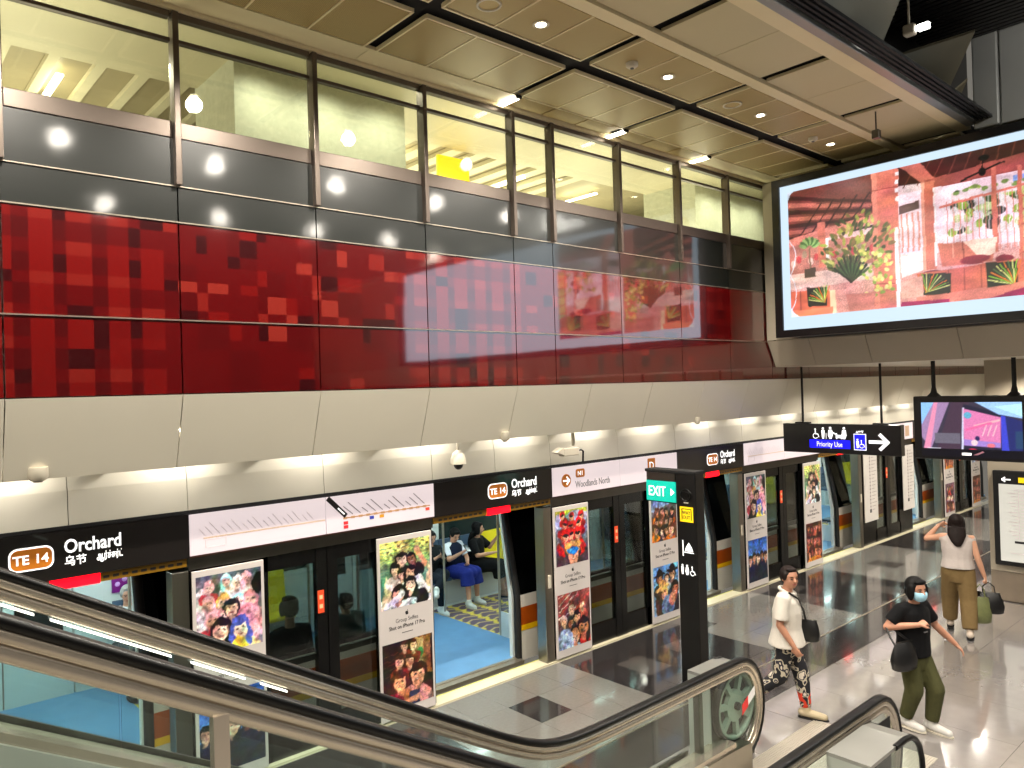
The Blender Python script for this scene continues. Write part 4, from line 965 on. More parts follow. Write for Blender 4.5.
K('cap', MB().box((XT-.01, 4.99, 2.43), (7.32, 5.70, 2.465), .006), M_blackm)
K('foot_plate', MB().box((XT-.03, 4.97, 0), (7.34, 5.295, .015)), M_steel_d)
K('flag_box', MB().box((XT+.01, 5.265, 2.08), (7.13+.1, 5.69, 2.43)), M_kiosk)
K('flag_top', MB().box((XT-.002, 5.275, 2.335), (XT+.01, 5.68, 2.425)), M_steel_d)
K('exit_panel', MB().box((XT-.004, 5.27, 2.095), (XT+.01, 5.685, 2.33)), emit('exit_teal', (.02, .66, .58), .6), 'lit teal EXIT panel')
text('EXIT', .165, M_lett, tt, (XT-.007, 5.655, 2.155), YZ, 'LEFT', 'exit_lettering', bold=.001, squeeze=.74)
K('exit_arrow', MB().prism([(XT-.007, 5.335, 2.165), (XT-.007, 5.285, 2.21), (XT-.007, 5.335, 2.255)], (.003, 0, 0)), M_lett)
yc = 5.128; xf = XT-.004
K('speaker_ring', MB().tube([(xf, yc+.066*math.cos(a*PI/10), 2.19+.066*math.sin(a*PI/10)) for a in range(21)], .011, 6).cyl((XT+.01, yc, 2.19), (XT-.012, yc, 2.19), .04), M_rubber)
K('speaker_badge', MB().box((XT-.006, yc-.03, 2.10), (XT, yc+.03, 2.115)), M_white)
yb = MB()
for (a, b, c, d) in ((5.04, 1.89, 5.215, 1.91), (5.04, 2.04, 5.215, 2.06), (5.04, 1.89, 5.058, 2.06), (5.197, 1.89, 5.215, 2.06)): yb.box((xf, a, b), (XT, c, d))
K('way_out_frame', yb, emit('sign_yellow', (.92, .78, .08), .5))
K('way_out_panel', MB().box((xf+.001, 5.072, 1.91), (XT, 5.183, 2.03)), _mats['sign_yellow'])
text('WAY', .058, M_lett_d, tt, (xf-.001, yc, 1.975), YZ, 'CENTER', 'way_out_lettering', squeeze=.8)
text('OUT', .058, M_lett_d, tt, (xf-.001, yc, 1.922), YZ, 'CENTER', 'way_out_lettering', squeeze=.8)
pm = MB(); bar(pm, -.06, 1.50, -.06, 1.68, .012, 0); pm.prism([(-.035, 0, 1.56), (.075, 0, 1.56), (.06, 0, 1.60), (.02, 0, 1.66), (-.02, 0, 1.60)], (0, .003, 0)); bar(pm, -.05, 1.545, .085, 1.545, .010, 0); K('service_pictogram', face_x(pm, yc, xf-.001), M_lett)
pm = MB(); pict_person(pm, -.075, 1.29, .12, 0); pict_person(pm, -.012, 1.29, .12, 0, True); pict_wheel(pm, .055, 1.29, .11, 0); K('toilet_pictogram', face_x(pm, yc, xf-.001), M_lett)

# ================================================================== HANGING SIGNS
XH = 11.8
ps = empty('priority_sign', (XH, 5.54, 2.27), 'black hanging sign with Priority Use pictograms and a white arrow, on two thin rods', 'sign')
def Hs(name, mb, m, label=None): return mb.build(name, m, ps, label, world=True)
Hs('box', MB().box((XH, 4.60, 2.275), (XH+.14, 6.48, 2.745), .008), M_black)
for y in (6.16, 4.90):
    Hs('rod', MB().cyl((XH+.07, y, 2.74), (XH+.07, y, 3.68), .018, 10), M_blackm); Hs('rod_base', MB().box((XH+.02, y-.12, 2.745), (XH+.12, y+.12, 2.77), .008), M_blackm)
Hs('blue_band', MB().box((XH-.006, 5.36, 2.36), (XH, 6.02, 2.49)), emit('sign_blue', (.05, .05, .95), 1.0))
text('Priority Use', .115, M_lett, ps, (XH-.008, 5.69, 2.385), YZ, 'CENTER', 'priority_lettering', squeeze=.75)
def turn(mb, y0): # shapes drawn in XZ, turned to face -X: x -> -y
    return MB().add([(XH-.008-.0*v[1], y0-v[0], v[2]) for v in mb.v], mb.f)
a_ = MB(); pict_wheel(a_, 0, 2.52, .16, 0); a_ = turn2 = a_
def face_x(mb, y0, xx=11.791): return MB().add([(xx+v[1], y0-v[0], v[2]) for v in mb.v], mb.f)
a_ = MB(); pict_wheel(a_, 0, 2.51, .17, 0); Hs('wheelchair_pictogram', face_x(a_, 5.92), M_lett)
a_ = MB(); pict_person(a_, 0, 2.51, .19, 0); bar(a_, .05, 2.51, .05, 2.6, .008, 0); Hs('elderly_pictogram', face_x(a_, 5.79), M_lett)
a_ = MB(); pict_person(a_, 0, 2.51, .20, 0, True); bar(a_, .02, 2.62, .10, 2.58, .02, 0); bar(a_, .09, 2.55, .19, 2.55, .05, 0); bar(a_, .1, 2.51, .1, 2.6, .015, 0); bar(a_, .18, 2.51, .18, 2.54, .02, 0); Hs('pram_pictogram', face_x(a_, 5.67), M_lett)
a_ = MB(); pict_person(a_, 0, 2.51, .20, 0, True); Hs('expecting_pictogram', face_x(a_, 5.45), M_lett)
Hs('lift_frame', MB().box((XH-.008, 5.11, 2.345), (XH-.001, 5.30, 2.60)), M_lett); Hs('lift_panel', MB().box((XH-.012, 5.122, 2.357), (XH-.007, 5.288, 2.588)), _mats['sign_blue'])
a_ = MB(); pict_person(a_, -.03, 2.38, .15, 0); pict_wheel(a_, .03, 2.38, .13, 0); Hs('lift_pictogram', face_x(a_, 5.21, XH-.016), M_lett)
a_ = MB(); a_.prism([(-.06, 0, 2.61), (-.02, 0, 2.61), (-.04, 0, 2.65)], (0, .003, 0)).prism([(.02, 0, 2.65), (.06, 0, 2.65), (.04, 0, 2.61)], (0, .003, 0)).box((-.02, 0, 2.625), (.015, .003, 2.645)); Hs('lift_arrows', face_x(a_, 5.205), M_lett)
a_ = MB(); bar(a_, -.16, 2.48, .12, 2.48, .05, 0); bar(a_, .0, 2.60, .135, 2.468, .05, -.002); bar(a_, .0, 2.36, .135, 2.492, .05, 0); Hs('arrow', face_x(a_, 4.91), M_lett)
tv = empty('hanging_display', (XH, 3.70, 2.26), 'hanging black passenger information display showing a train cabin picture, right of the priority sign', 'screen')
def Tv(name, mb, m, label=None): return mb.build(name, m, tv, label, world=True)
Tv('housing', MB().box((XH-.01, 2.93, 2.265), (XH+.16, 4.41, 3.17), .015), M_black)
for y in (4.15, 3.14):
    Tv('rod', MB().cyl((XH+.07, y, 3.16), (XH+.07, y, 3.68), .028, 10), M_blackm); Tv('rod_flare', MB().tube([(XH+.07, y, 3.30), (XH+.07, y, 3.22), (XH+.07, y, 3.165)], [.028, .045, .10], 12), M_blackm)
def cabin():
    p = Pic(120, 76, 1.55, (.20, .18, .26)); p.poly([(0, 1), (0, .25), (.1, .0), (.3, 1)], (.62, .50, .66)); p.poly([(0, 1), (.0, .5), (.14, 1)], (.55, .75, .98)); p.poly([(.02, 0), (.14, 1), (.18, 1), (.09, 0)], (.90, .55, .68))
    p.poly([(.16, .0), (.32, 1), (.5, 1), (.40, .0)], (.26, .18, .26)); p.rect(.14, .12, .40, .34, (.40, .38, .44)); p.poly([(.4, 0), (.44, .96), (.86, .72), (.86, 0)], (.10, .10, .20)); p.poly([(.55, 1), (1, 1), (1, .66), (.78, .74)], (.62, .78, .98)); p.poly([(.74, .9), (1, .96), (1, .70)], (.72, .93, .95)); p.poly([(.84, 0), (.82, .72), (1, .60), (1, 0)], (.10, .14, .40)); p.rect(.93, .05, 1, .4, (.12, .25, .40))
    p.poly([(.41, .0), (.43, .88), (.45, .88), (.43, 0)], (.85, .85, .95)); p.poly([(.435, .09), (.44, .86), (.80, .68), (.79, .06)], (.86, .48, .68)); p.poly([(.435, .09), (.435, .22), (.79, .16), (.79, .06)], (.62, .50, .80)); p.ell(.48, .72, .06, .07, (.36, .66, .78)); p.line(.55, .5, .78, .62, .04, (.98, .70, .72)); p.line(.47, .42, .7, .56, .05, (.90, .40, .62))
    p.ell(.57, .24, .035, .05, (.14, .12, .34)); p.ell(.54, .15, .05, .06, (.96, .80, .82)); p.ell(.7, .1, .06, .04, (.95, .45, .5)); p.ell(.52, -.01, .07, .035, (.92, .12, .32))
    for k in range(3): p.line(.62+.05*k, .30, .66+.05*k, .52, .012, (.98, .86, .82))
    p.poly([(.80, 0), (.80, .72), (.84, .70), (.87, 0)], (.22, .26, .80)); p.rect(.06, .0, .20, .02, (.9, .9, .95)); p.grain(.04, 3); return p
cabin().mesh('picture', (XH-.013, 4.30, 2.42), (0, -1, 0), (0, 0, 1), 1.26, .66, attr_mat('display_picture', .85, .4), tv)
Tv('ticker', MB().box((XH-.014, 3.03, 2.31), (XH-.009, 4.31, 2.41)), mat('ticker_blue', (.05, .05, .13), .3))
Tv('ticker_mark', MB().box((XH-.017, 3.66, 2.335), (XH-.0135, 3.78, 2.37)), M_lett); Tv('ticker_swoosh', MB().prism([(XH-.017, 3.64, 2.34), (XH-.017, 3.52, 2.40), (XH-.017, 3.50, 2.385), (XH-.017, 3.58, 2.345)], (.003, 0, 0)), mat('swoosh_pink', (.85, .6, .68), .4))

# ================================================================== BACKLIT MAP ON THE PIER
mp = empty('backlit_map', (13.18, 3.1, .6), 'black framed backlit line map mounted on the beige pier at the right edge', 'map')
def Mp(name, mb, m, label=None): return mb.build(name, m, mp, label, world=True)
Mp('frame', MB().box((13.12, 2.3, .57), (13.195, 3.80, 2.0), .01), M_blackm)
Mp('lit_sheet', MB().box((13.112, 2.36, .64), (13.122, 3.72, 1.80)), emit('map_sheet', (1, .98, .92), .4, (.5, .5, .48)))
Mp('title_strip', MB().box((13.112, 2.36, 1.805), (13.122, 3.72, 1.93)), M_blackm)
Mp('title_mark', MB().box((13.108, 3.36, 1.83), (13.113, 3.46, 1.91)), _mats['sign_yellow']); Mp('title_mark', MB().box((13.108, 3.24, 1.83), (13.113, 3.34, 1.91)), _mats['sign_yellow'])
a_ = MB(); bar(a_, -.05, 1.87, .06, 1.87, .02, 0); bar(a_, -.055, 1.87, -.01, 1.905, .02, 0); bar(a_, -.055, 1.87, -.01, 1.835, .02, 0); Mp('arrow', face_x(a_, 3.62, 13.108), M_lett)
a_ = MB(); a_.box((.0, 0, .98), (.008, .002, 1.74))
for q in range(16): a_.box((-.05-.04*(q % 3), 0, .99+.048*q), (-.015, .002, 1.0+.048*q)); a_.box((.03, 0, .99+.048*q), (.07+.05*(q % 4), .002, 1.0+.048*q))
for q in range(14): a_.box((.42, 0, .95+.055*q), (.5+.1*(q % 3), .002, .96+.055*q))
a_.box((-.12, 0, .765), (.9, .002, .772)); Mp('line_diagram', face_x(a_, 3.47, 13.109), M_pale_t)
a_ = MB(); a_.box((-.06, 0, .92), (.10, .002, .955)); Mp('current_mark', face_x(a_, 3.47, 13.108), M_lett_d)

# ================================================================== CCTV CAMERAS, SMALL DEVICES
def cam_thing(loc, label): return empty('security_camera', loc, label, 'camera', 'security cameras under the soffit')
c = cam_thing((5.06, 6.62, 2.62), 'white dome security camera on a short stem under the soffit')
MB().cyl((0, 0, .16), (0, 0, .45), .018, 10).build('stem', M_white, c); MB().tube([(0, 0, .18), (0, 0, .15), (0, 0, .08), (0, 0, .03)], [.025, .06, .085, .088], 18).build('housing', M_white, c); MB().ell((0, 0, .03), (.055, .055, .065)).build('lens_dome', M_black, c)
c = cam_thing((6.82, 6.62, 2.60), 'white box security camera pointing left, with a dark cable')
MB().cyl((.06, 0, .12), (.06, 0, .45), .022, 10).build('stem', M_white, c); MB().box((-.16, -.05, 0), (.12, .05, .10), .012).prism([(-.28, -.055, .06), (-.16, -.055, .02), (-.16, -.055, .11), (-.2, -.055, .10)], (0, .11, 0)).build('housing', M_white, c); MB().tube([(.12, 0, .05), (.2, 0, .06), (.24, 0, .04), (.23, 0, -.1)], .012, 8).build('cable', M_rubber, c)
c = cam_thing((1.08, 6.50, 2.88), 'round white sensor at the soffit edge, upper left of the nearest sign'); MB().tube([(0, 0, .1), (0, 0, .03), (0, 0, .0)], [.07, .07, .045], 16).build('housing', M_white, c); MB().cyl((0, 0, .002), (0, 0, -.01), .032).build('lens_dome', mat('lens_grey', (.5, .47, .46), .3), c)
c = cam_thing((5.62, 6.47, 2.87), 'small white sensor at the soffit edge, right of the dome camera'); MB().tube([(0, 0, .1), (0, 0, .02), (0, 0, .0)], [.05, .05, .03], 14).build('housing', M_white, c); MB().cyl((0, 0, .002), (0, 0, -.01), .022).build('lens_dome', _mats['lens_grey'], c)
c = cam_thing((9.35, 6.47, 2.86), 'tiny white sensor under the soffit, left of the hanging priority sign'); MB().tube([(0, 0, .1), (0, 0, .02), (0, 0, .0)], [.04, .04, .02], 12).build('housing', M_white, c)
# downlights, smoke detectors, speakers in the ceiling
M_dl = emit('downlight_glow', (1, .95, .82), 14)
dn = {4.59: 'downlight nearest the top edge of the photo', 6.39: 'middle downlight, beside a smoke detector', 8.18: 'downlight nearest the big screen', 2.8: 'downlight above the frame, left', 1.0: 'downlight above the frame, far left', 9.95: 'downlight right at the top edge of the big screen'}
for X, lb in dn.items():
    t = empty('downlight', (X, 4.65, CZ), 'recessed round '+lb, 'light', 'ceiling downlights')
    MB().tube([(0, 0, -.006), (0, 0, .01)], [.075, .06], 16).build('trim_ring', M_white, t); MB().cyl((0, 0, -.008), (0, 0, -.004), .045).build('lamp', M_dl, t)
for X, nm, lb in ((5.84, 0, 'small round smoke detector on the perforated ceiling, left of the middle downlight'), (9.5, 0, 'small round smoke detector on the ceiling near the big screen')):
    t = empty('smoke_detector', (X, 4.67, CZ), lb, 'detector', 'ceiling smoke detectors'); MB().tube([(0, 0, 0), (0, 0, -.03), (0, 0, -.05)], [.06, .06, .035], 16).build('body', M_white, t)
    MB().cyl((0, 0, -.05), (0, 0, -.058), .018).build('sensor_tip', M_lett_g, t)
for X, lb in ((7.61, 'flat round ceiling speaker ring near the downlight by the big screen'), (4.02, 'flat round ceiling speaker ring at the top edge of the photo')):
    t = empty('ceiling_speaker', (X, 4.67, CZ), lb, 'speaker', 'ceiling speakers'); MB().rings([[(r_*math.cos(a*PI/12), r_*math.sin(a*PI/12), z_) for a in range(24)] for r_, z_ in ((.105, 0), (.105, -.012), (.085, -.012), (.085, 0))], False, True, True).build('rim', M_white, t); MB().cyl((0, 0, -.004), (0, 0, 0), .085).build('grille', M_perf, t)
for X, lb in ((5.5, 'left linear strip light at the glass edge of the ceiling'), (7.28, 'middle linear strip light at the glass edge of the ceiling'), (9.06, 'right linear strip light, nearest the big screen, at the glass edge')):
    t = empty('strip_light', (X, 6.12, CZ), lb, 'light', 'ceiling strip lights'); MB().box((-.03, -.16, -.035), (.03, .12, -.002), .01).build('diffuser', emit('strip_glow', (1, .97, .88), 7), t); MB().box((-.035, -.19, -.03), (.035, -.16, 0)).build('end_cap', M_blackm, t)
t = empty('track_light', (8.05, 2.93, 6.95), 'white track spotlight glowing in the dark ribbed ceiling recess', 'light'); MB().cyl((0, 0, 0), (0, 0, .60), .012, 8).build('stem', M_white, t); MB().box((-.05, -.06, -.09), (.05, .05, .02), .02).build('head', M_white, t); MB().box((.03, -.17, -.05), (.09, -.06, .01), .01).build('lamp', emit('track_glow', (1, 1, .95), 6), t)
t = empty('ceiling_sensor', (9.2, 3.75, CZ), 'small grey box sensor hanging on a thin rod from the plain ceiling panels', 'sensor'); MB().cyl((0, 0, -.22), (0, 0, 0), .01, 8).build('rod', M_steel_d, t); MB().box((-.04, -.04, -.32), (.04, .04, -.22), .006).build('body', M_steel_d, t)

# ================================================================== ESCALATOR
es = empty('escalator', (5.0, 3.2, 0), 'glass-sided escalator coming down from the left, black handrails and transparent newels showing the drive wheels', 'escalator')
def E(name, mb, m, label=None): return mb.build(name, m, es, label, world=True)
def hz(x):
    q = (3.03-.577*x-.95)/.08
    return .95+.08*(q if q > 30 else math.log1p(math.exp(q)))
xs = [-3.2+.15*i for i in range(int(9.3/.15)+1)]            # up to 6.1
XN, ZN, RN = 6.02, .515, .435
FAR, NEAR = 3.80, 2.58
def hand_path(dr=0):
    P = [(x, hz(x)-dr) for x in xs if x < XN]
    for k in range(0, 15):
        a = math.radians(90-180*k/14); P.append((XN+(RN-dr)*.78*math.cos(a), ZN+(RN-dr)*math.sin(a)))
    for x in (5.6, 5.2): P.append((x, ZN-RN+dr))
    return P
def belt(y, dr, wid, th, name, m):
    P = hand_path(dr); R = []
    for i, (x, z) in enumerate(P):
        a, b = P[max(i-1, 0)], P[min(i+1, len(P)-1)]; t_ = V((b[0]-a[0], 0, b[1]-a[1])).normalized(); n = V((-t_.z, 0, t_.x))
        c = V((x, y, z)); ring = []
        for k in range(10):
            q = 2*PI*k/10; u = math.copysign(abs(math.cos(q))**.6, math.cos(q))*wid/2; v = math.copysign(abs(math.sin(q))**.6, math.sin(q))*th/2
            ring.append(c+V((0, u, 0))+n*v)
        R.append(ring)
    E(name, MB().rings(R), m)
def strip(y0, y1, d0, d1, name, m, x_end=5.35, smooth_end=None, label=None):
    """band that follows the handrail: between heights hz-d0 and hz-d1"""
    R = [[(x, y0, hz(x)-d0), (x, y1, hz(x)-d0), (x, y1, hz(x)-d1), (x, y0, hz(x)-d1)] for x in xs if x <= x_end]
    E(name, MB().rings(R, True, False), m, label)
M_rail = mat('satin_rail', (.76, .72, .66), .24, .75, .03, 4)
for y, sgn in ((FAR, 1), (NEAR, -1)):
    belt(y, 0, .078, .038, 'handrail', M_rubber)
    belt(y, .040, .066, .046, 'handrail_track', M_rail)
    belt(y, .090, .052, .052, 'handrail_profile', M_rail)
    # glass panels between profile and deck
    cuts = [-3.1, -1.9, -.45, .93, 2.3, 3.6, 4.75, 5.38]
    for a, b in zip(cuts, cuts[1:]):
        pts = [a+(b-a)*q/10 for q in range(11)]
        R = [[(x+(.004 if q == 0 else -.004 if q == 10 else 0), y-.006, hz(x)-.11), (x+(.004 if q == 0 else -.004 if q == 10 else 0), y+.006, hz(x)-.11), (x+(.004 if q == 0 else -.004 if q == 10 else 0), y+.006, hz(x)-.65), (x+(.004 if q == 0 else -.004 if q == 10 else 0), y-.006, hz(x)-.65)] for q, x in enumerate(pts)]
        E('glass_panel', MB().rings(R, True, False), M_glass_esc)
    ng = [(5.39, y-.006, .84)]+[(XN+(RN-.11)*.78*math.cos(math.radians(90-15*k)), y-.006, ZN+(RN-.11)*math.sin(math.radians(90-15*k))) for k in range(13)]+[(5.39, y-.006, ZN-RN+.11)]
    E('newel_glass', MB().prism(ng, (0, .012, 0)), M_glass_esc)
    strip(y-.08, y+.08, .645, .69, 'deck', M_rail, 5.9)
    strip(y-sgn*.075, y-sgn*.10, .69, .97, 'skirt', mat('satin_skirt', (.70, .72, .69), .3, .4, .05, 3), 5.4)
    strip(y+sgn*.10, y+sgn*.12, .62, 1.35, 'outer_cladding', M_steel_d, 5.4)
    # newel base of brushed steel
    E('newel_base', MB().prism([(5.35, y-.10, .0), (6.02, y-.10, 0), (6.02, y-.10, .24), (5.9, y-.10, .25), (5.35, y-.10, .265)], (0, .20, 0)), M_steel)
    # wheel housing on the outer side
    yo0, yo1 = (y+.06, y+.28) if sgn > 0 else (y-.36, y-.06)
    xb0, dxh = (5.62, .30) if sgn > 0 else (5.03, -.12)
    bx_top = MB().prism([(xb0, yo0, .895), (5.72+dxh, yo0, .895), (5.86+dxh, yo0, .87), (5.86+dxh, yo0, .85), (5.72+dxh, yo0, .87), (xb0, yo0, .87)], (0, yo1-yo0, 0)); E('housing_lid', bx_top, _mats['steel_cladding'])
    E('housing_end', MB().box((xb0, yo0, .0), (xb0+.02, yo1, .87)), _mats['satin_skirt'])
    yy_ = yo1-.008 if sgn > 0 else yo0
    hg = [(xb0+.02, yy_, .06), (xb0+.02, yy_, .87), (5.72+dxh, yy_, .87), (5.86+dxh, yy_, .84), (5.97+dxh, yy_, .72), (6.0+dxh, yy_, .55), (6.0+dxh, yy_, .06)]
    E('housing_glass', MB().prism(hg, (0, .008, 0)), M_glass_esc)
    E('housing_rim', MB().tube([(xb0+.4, yy_+.004, .885), (5.72+dxh, yy_+.004, .885), (5.82+dxh, yy_+.004, .87), (5.90+dxh, yy_+.004, .83), (5.97+dxh, yy_+.004, .76), (6.01+dxh, yy_+.004, .66), (6.02+dxh, yy_+.004, .55), (6.02+dxh, yy_+.004, .05)], .022, 8), M_rubber)
    E('housing_floor', MB().box((xb0, yo0, 0), (6.02+dxh, yo1, .06)), M_steel_d)
    # drive wheel in the newel
    yw = y+sgn*.045; xw = 5.98 if sgn > 0 else 5.72
    wh = empty('drive_wheel', (xw, yw, .545)); wh.parent = es; wh.location = V((xw, yw, .545))-V(es.location); wh['label'] = 'grey-green spoked handrail drive wheel'
    rr_ = [[(r_*math.cos(a*PI/16), d_, r_*math.sin(a*PI/16)) for a in range(32)] for r_, d_ in ((.295, -.03), (.295, .03), (.262, .03), (.262, -.03))]
    MB().rings(rr_, False, True, True).build('rim', M_green, wh)
    MB().rings([[(r_*math.cos(a*PI/16), d_, r_*math.sin(a*PI/16)) for a in range(32)] for r_, d_ in ((.310, -.035), (.310, .035), (.293, .035), (.293, -.035))], False, True, True).build('tyre', M_rubber, wh)
    MB().tube([(0, -.02, 0), (0, .02, 0)], [.14, .14], 24).build('disc', M_green, wh)
    MB().cyl((0, -.05, 0), (0, .05, 0), .035).build('hub', M_blackm, wh)
    for k in range(7):
        a = k*PI/3.5+.3; MB().prism([(.13*math.cos(a)-.022*math.sin(a), -.02, .13*math.sin(a)+.022*math.cos(a)), (.27*math.cos(a)-.026*math.sin(a), -.02, .27*math.sin(a)+.026*math.cos(a)), (.27*math.cos(a)+.026*math.sin(a), -.02, .27*math.sin(a)-.026*math.cos(a)), (.13*math.cos(a)+.022*math.sin(a), -.02, .13*math.sin(a)-.022*math.cos(a))], (0, .04, 0)).build('spoke', M_green, wh)
    E('wheel_backing', MB().box((xw-.31, yw+sgn*.05, .07), (xw+.26, yw+sgn*.056, .86)), M_blackm)
    E('axle_stand', MB().box((5.40, yw-.03, .06), (5.46, yw+.03, .85), .006), M_steel_d)
st_ = E('warning_sticker', MB().prism([(6.02, FAR-.0105, .46), (6.24, FAR-.0105, .58), (6.24, FAR-.0105, .66), (6.02, FAR-.0105, .54)], (0, .003, 0)), mat('sticker_white', (.9, .9, .9), .4), 'white and red sticker on the newel glass')
E('warning_sticker', MB().prism([(6.02, FAR-.0125, .455), (6.12, FAR-.0125, .51), (6.12, FAR-.0125, .60), (6.02, FAR-.0125, .545)], (0, .003, 0)), mat('sticker_red', (.85, .10, .08), .4), 'red half of the newel sticker')
for x in (-.45, .93):
    z_ = hz(x); E('glass_post', MB().box((x-.026, NEAR-.03, z_-.62), (x+.026, NEAR+.012, z_-.10)), M_rail)
for a, b in ((.48, .60), (.66, 1.15), (1.24, 1.50), (1.58, 1.72)):  # glowing strips added in place of lamp reflections in the balustrade glass
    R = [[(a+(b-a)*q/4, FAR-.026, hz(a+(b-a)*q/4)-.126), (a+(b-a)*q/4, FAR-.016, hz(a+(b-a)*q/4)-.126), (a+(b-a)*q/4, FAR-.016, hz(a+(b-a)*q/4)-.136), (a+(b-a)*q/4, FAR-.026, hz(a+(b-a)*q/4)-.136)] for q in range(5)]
    E('reflection_strip', MB().rings(R, True, False), emit('reflection_glow', (1, 1, .95), 2.5), 'thin white lamp strip under the far handrail')
# steps
M_step = mat('ribbed_step', (.52, .50, .47), .35, .9, .05, 6)
k = 0; x = 4.9
zs = lambda x: max(0, hz(x+.15)-.95)
while x > -3:
    z1 = zs(x-.4); z1 = round(z1, 3)
    tr = MB().box((x-.4, NEAR+.10, z1-.03), (x-.004, FAR-.10, z1)); 
    for q in range(20): tr.box((x-.395, NEAR+.12+.051*q, z1), (x-.01, NEAR+.135+.051*q, z1+.006))
    E('step', tr, M_step)
    zp = round(zs(x), 3)
    if z1-zp > .01: E('riser', MB().box((x-.012, NEAR+.10, zp-.02), (x-.002, FAR-.10, z1-.03)), M_steel_d)
    x -= .4
pl = empty('landing_plate', (0, 0, 0)); pl.parent = floor
MB().box((4.9, NEAR+.06, -.01), (7.35, FAR-.02, .006)).build('plate', mat('plate_steel', (.72, .69, .64), .3, .3, .04, 5), pl)
for q in range(48): MB().box((4.95, NEAR+.08+.0238*q, .006), (7.33, NEAR+.089+.0238*q, .010)).build('rib', _mats['plate_steel'], pl)
MB().box((4.82, NEAR+.10, .0), (4.95, FAR-.10, .012)).build('comb', M_yellow, pl)
E('truss', MB().prism([(-3.1, NEAR-.1, 3.2), (4.2, NEAR-.1, -.02), (3.2, NEAR-.1, -.02), (-3.1, NEAR-.1, 2.6)], (0, FAR-NEAR+.2, 0)), M_steel_d)

# ================================================================== PEOPLE
def fuse(name, mb, voxel, m, parent, label=None, smooth=4, factor=.5):
    """closed shapes melted into one continuous skin"""
    o = mb.build(name, m, None); md = o.modifiers.new('r', 'REMESH'); md.mode = 'VOXEL'; md.voxel_size = voxel
    sm = o.modifiers.new('s', 'SMOOTH'); sm.factor = factor; sm.iterations = smooth
    dg = bpy.context.evaluated_depsgraph_get(); me = bpy.data.meshes.new_from_object(o.evaluated_get(dg)); me.name = name
    bpy.data.objects.remove(o); me.polygons.foreach_set('use_smooth', [True]*len(me.polygons))
    me.materials.clear(); me.materials.append(m)
    ob = bpy.data.objects.new(name, me); COL.objects.link(ob); ob.parent = parent
    if label: ob['label'] = label
    return ob
M_skin = mat('skin', (.80, .60, .49), .5, 0, .04, 14)
M_skin2 = mat('skin_tan', (.70, .50, .40), .5, 0, .04, 14)
M_hair = mat('black_hair', (.04, .035, .034), .6, 0, .3, 40, spec=.15)
M_hair_b = mat('brown_black_hair', (.10, .06, .05), .6, 0, .3, 40, spec=.2)
M_hair_g = mat('grey_hair', (.62, .62, .60), .6, 0, .15, 40)
M_lip = mat('lips', (.62, .32, .29), .5)
M_eye = mat('dark_eye', (.05, .04, .04), .3)
def cloth(name, c, n=.08, sc=25): return mat(name, c, .85, 0, n, sc, spec=.2, bump=.3, bscale=60)
def ring_e(c, rx, ry, n=16, ax=V((1, 0, 0)), ay=V((0, 1, 0))): return [V(c)+rx*math.cos(2*PI*k/n)*ax+ry*math.sin(2*PI*k/n)*ay for k in range(n)]
def hand(mb, w, d, palm_n, s=1.0, curl=35, side=1):
    """palm, four unequal bent fingers and a thumb; d = direction of the fingers, palm_n = the way the palm faces"""
    w = V(w); d = V(d).normalized(); n = V(palm_n); n = (n-d*n.dot(d)).normalized(); t = d.cross(n)*side
    pl = [(0, .024, .018), (.03, .034, .017), (.06, .040, .015), (.082, .038, .012)]
    mb.rings([ring_e(w+d*a*s, b*s, c*s, 12, t, n) for a, b, c in pl])
    for i, (o, L) in enumerate(((-.030, .066), (-.010, .076), (.011, .071), (.030, .056))):
        p = w+d*.072*s+t*o*s; P = [p]; a = 0
        for q, f in enumerate((.42, .32, .26)):
            a += math.radians(curl*(.7 if q == 0 else 1)); dd = d*math.cos(a)+n*math.sin(a)+t*o*1.5; P.append(P[-1]+dd.normalized()*L*f*s)
        mb.cap(P, [.0095*s, .009*s, .0082*s, .007*s], 8)
    p = w+d*.02*s-t*.026*s; mb.cap([p, p+(d*.5-t*.75+n*.25).normalized()*.036*s, p+(d*.5-t*.75+n*.25).normalized()*.036*s+(d*.85-t*.1+n*.5).normalized()*.034*s], [.013*s, .011*s, .009*s], 8)
def rotz(a): return Matrix.Rotation(a, 3, 'Z')
def head_mb(mb, c, k, R):
    """skull, jaw, nose, ears; k = half height"""
    c = V(c); P = lambda x, y, z: c+R@V((x*k, y*k, z*k))
    mb.ell(P(0, -.08, .18), (.72*k, .86*k, .80*k), R); mb.ell(P(0, .12, -.28), (.58*k, .66*k, .70*k), R); mb.ell(P(0, .42, -.66), (.30*k, .26*k, .24*k), R)
    mb.cap([P(0, .74, .08), P(0, .90, -.18)], [.09*k, .13*k], 8)
    for q in (-1, 1): mb.ell(P(q*.72, -.05, -.05), (.09*k, .16*k, .24*k), R, 8, 6); mb.ell(P(q*.30, .56, -.2), (.2*k, .16*k, .2*k), R, 8, 6)
    return P
def face_parts(P, k, R, parent, closed_mouth=True, m_lip=None):
    for q in (-1, 1):
        MB().ell(P(q*.29, .74, .06), (.12*k, .05*k, .055*k), R, 10, 6).build('eye', M_eye, parent)
        MB().cap([P(q*.15, .76, .22), P(q*.30, .76, .26), P(q*.46, .66, .21)], [.03*k, .035*k, .02*k], 6).build('eyebrow', M_hair, parent)
    MB().cap([P(-.2, .72, -.46), P(0, .80, -.44), P(.2, .72, -.46)], [.035*k, .06*k, .035*k], 6).build('mouth', m_lip or M_lip, parent)
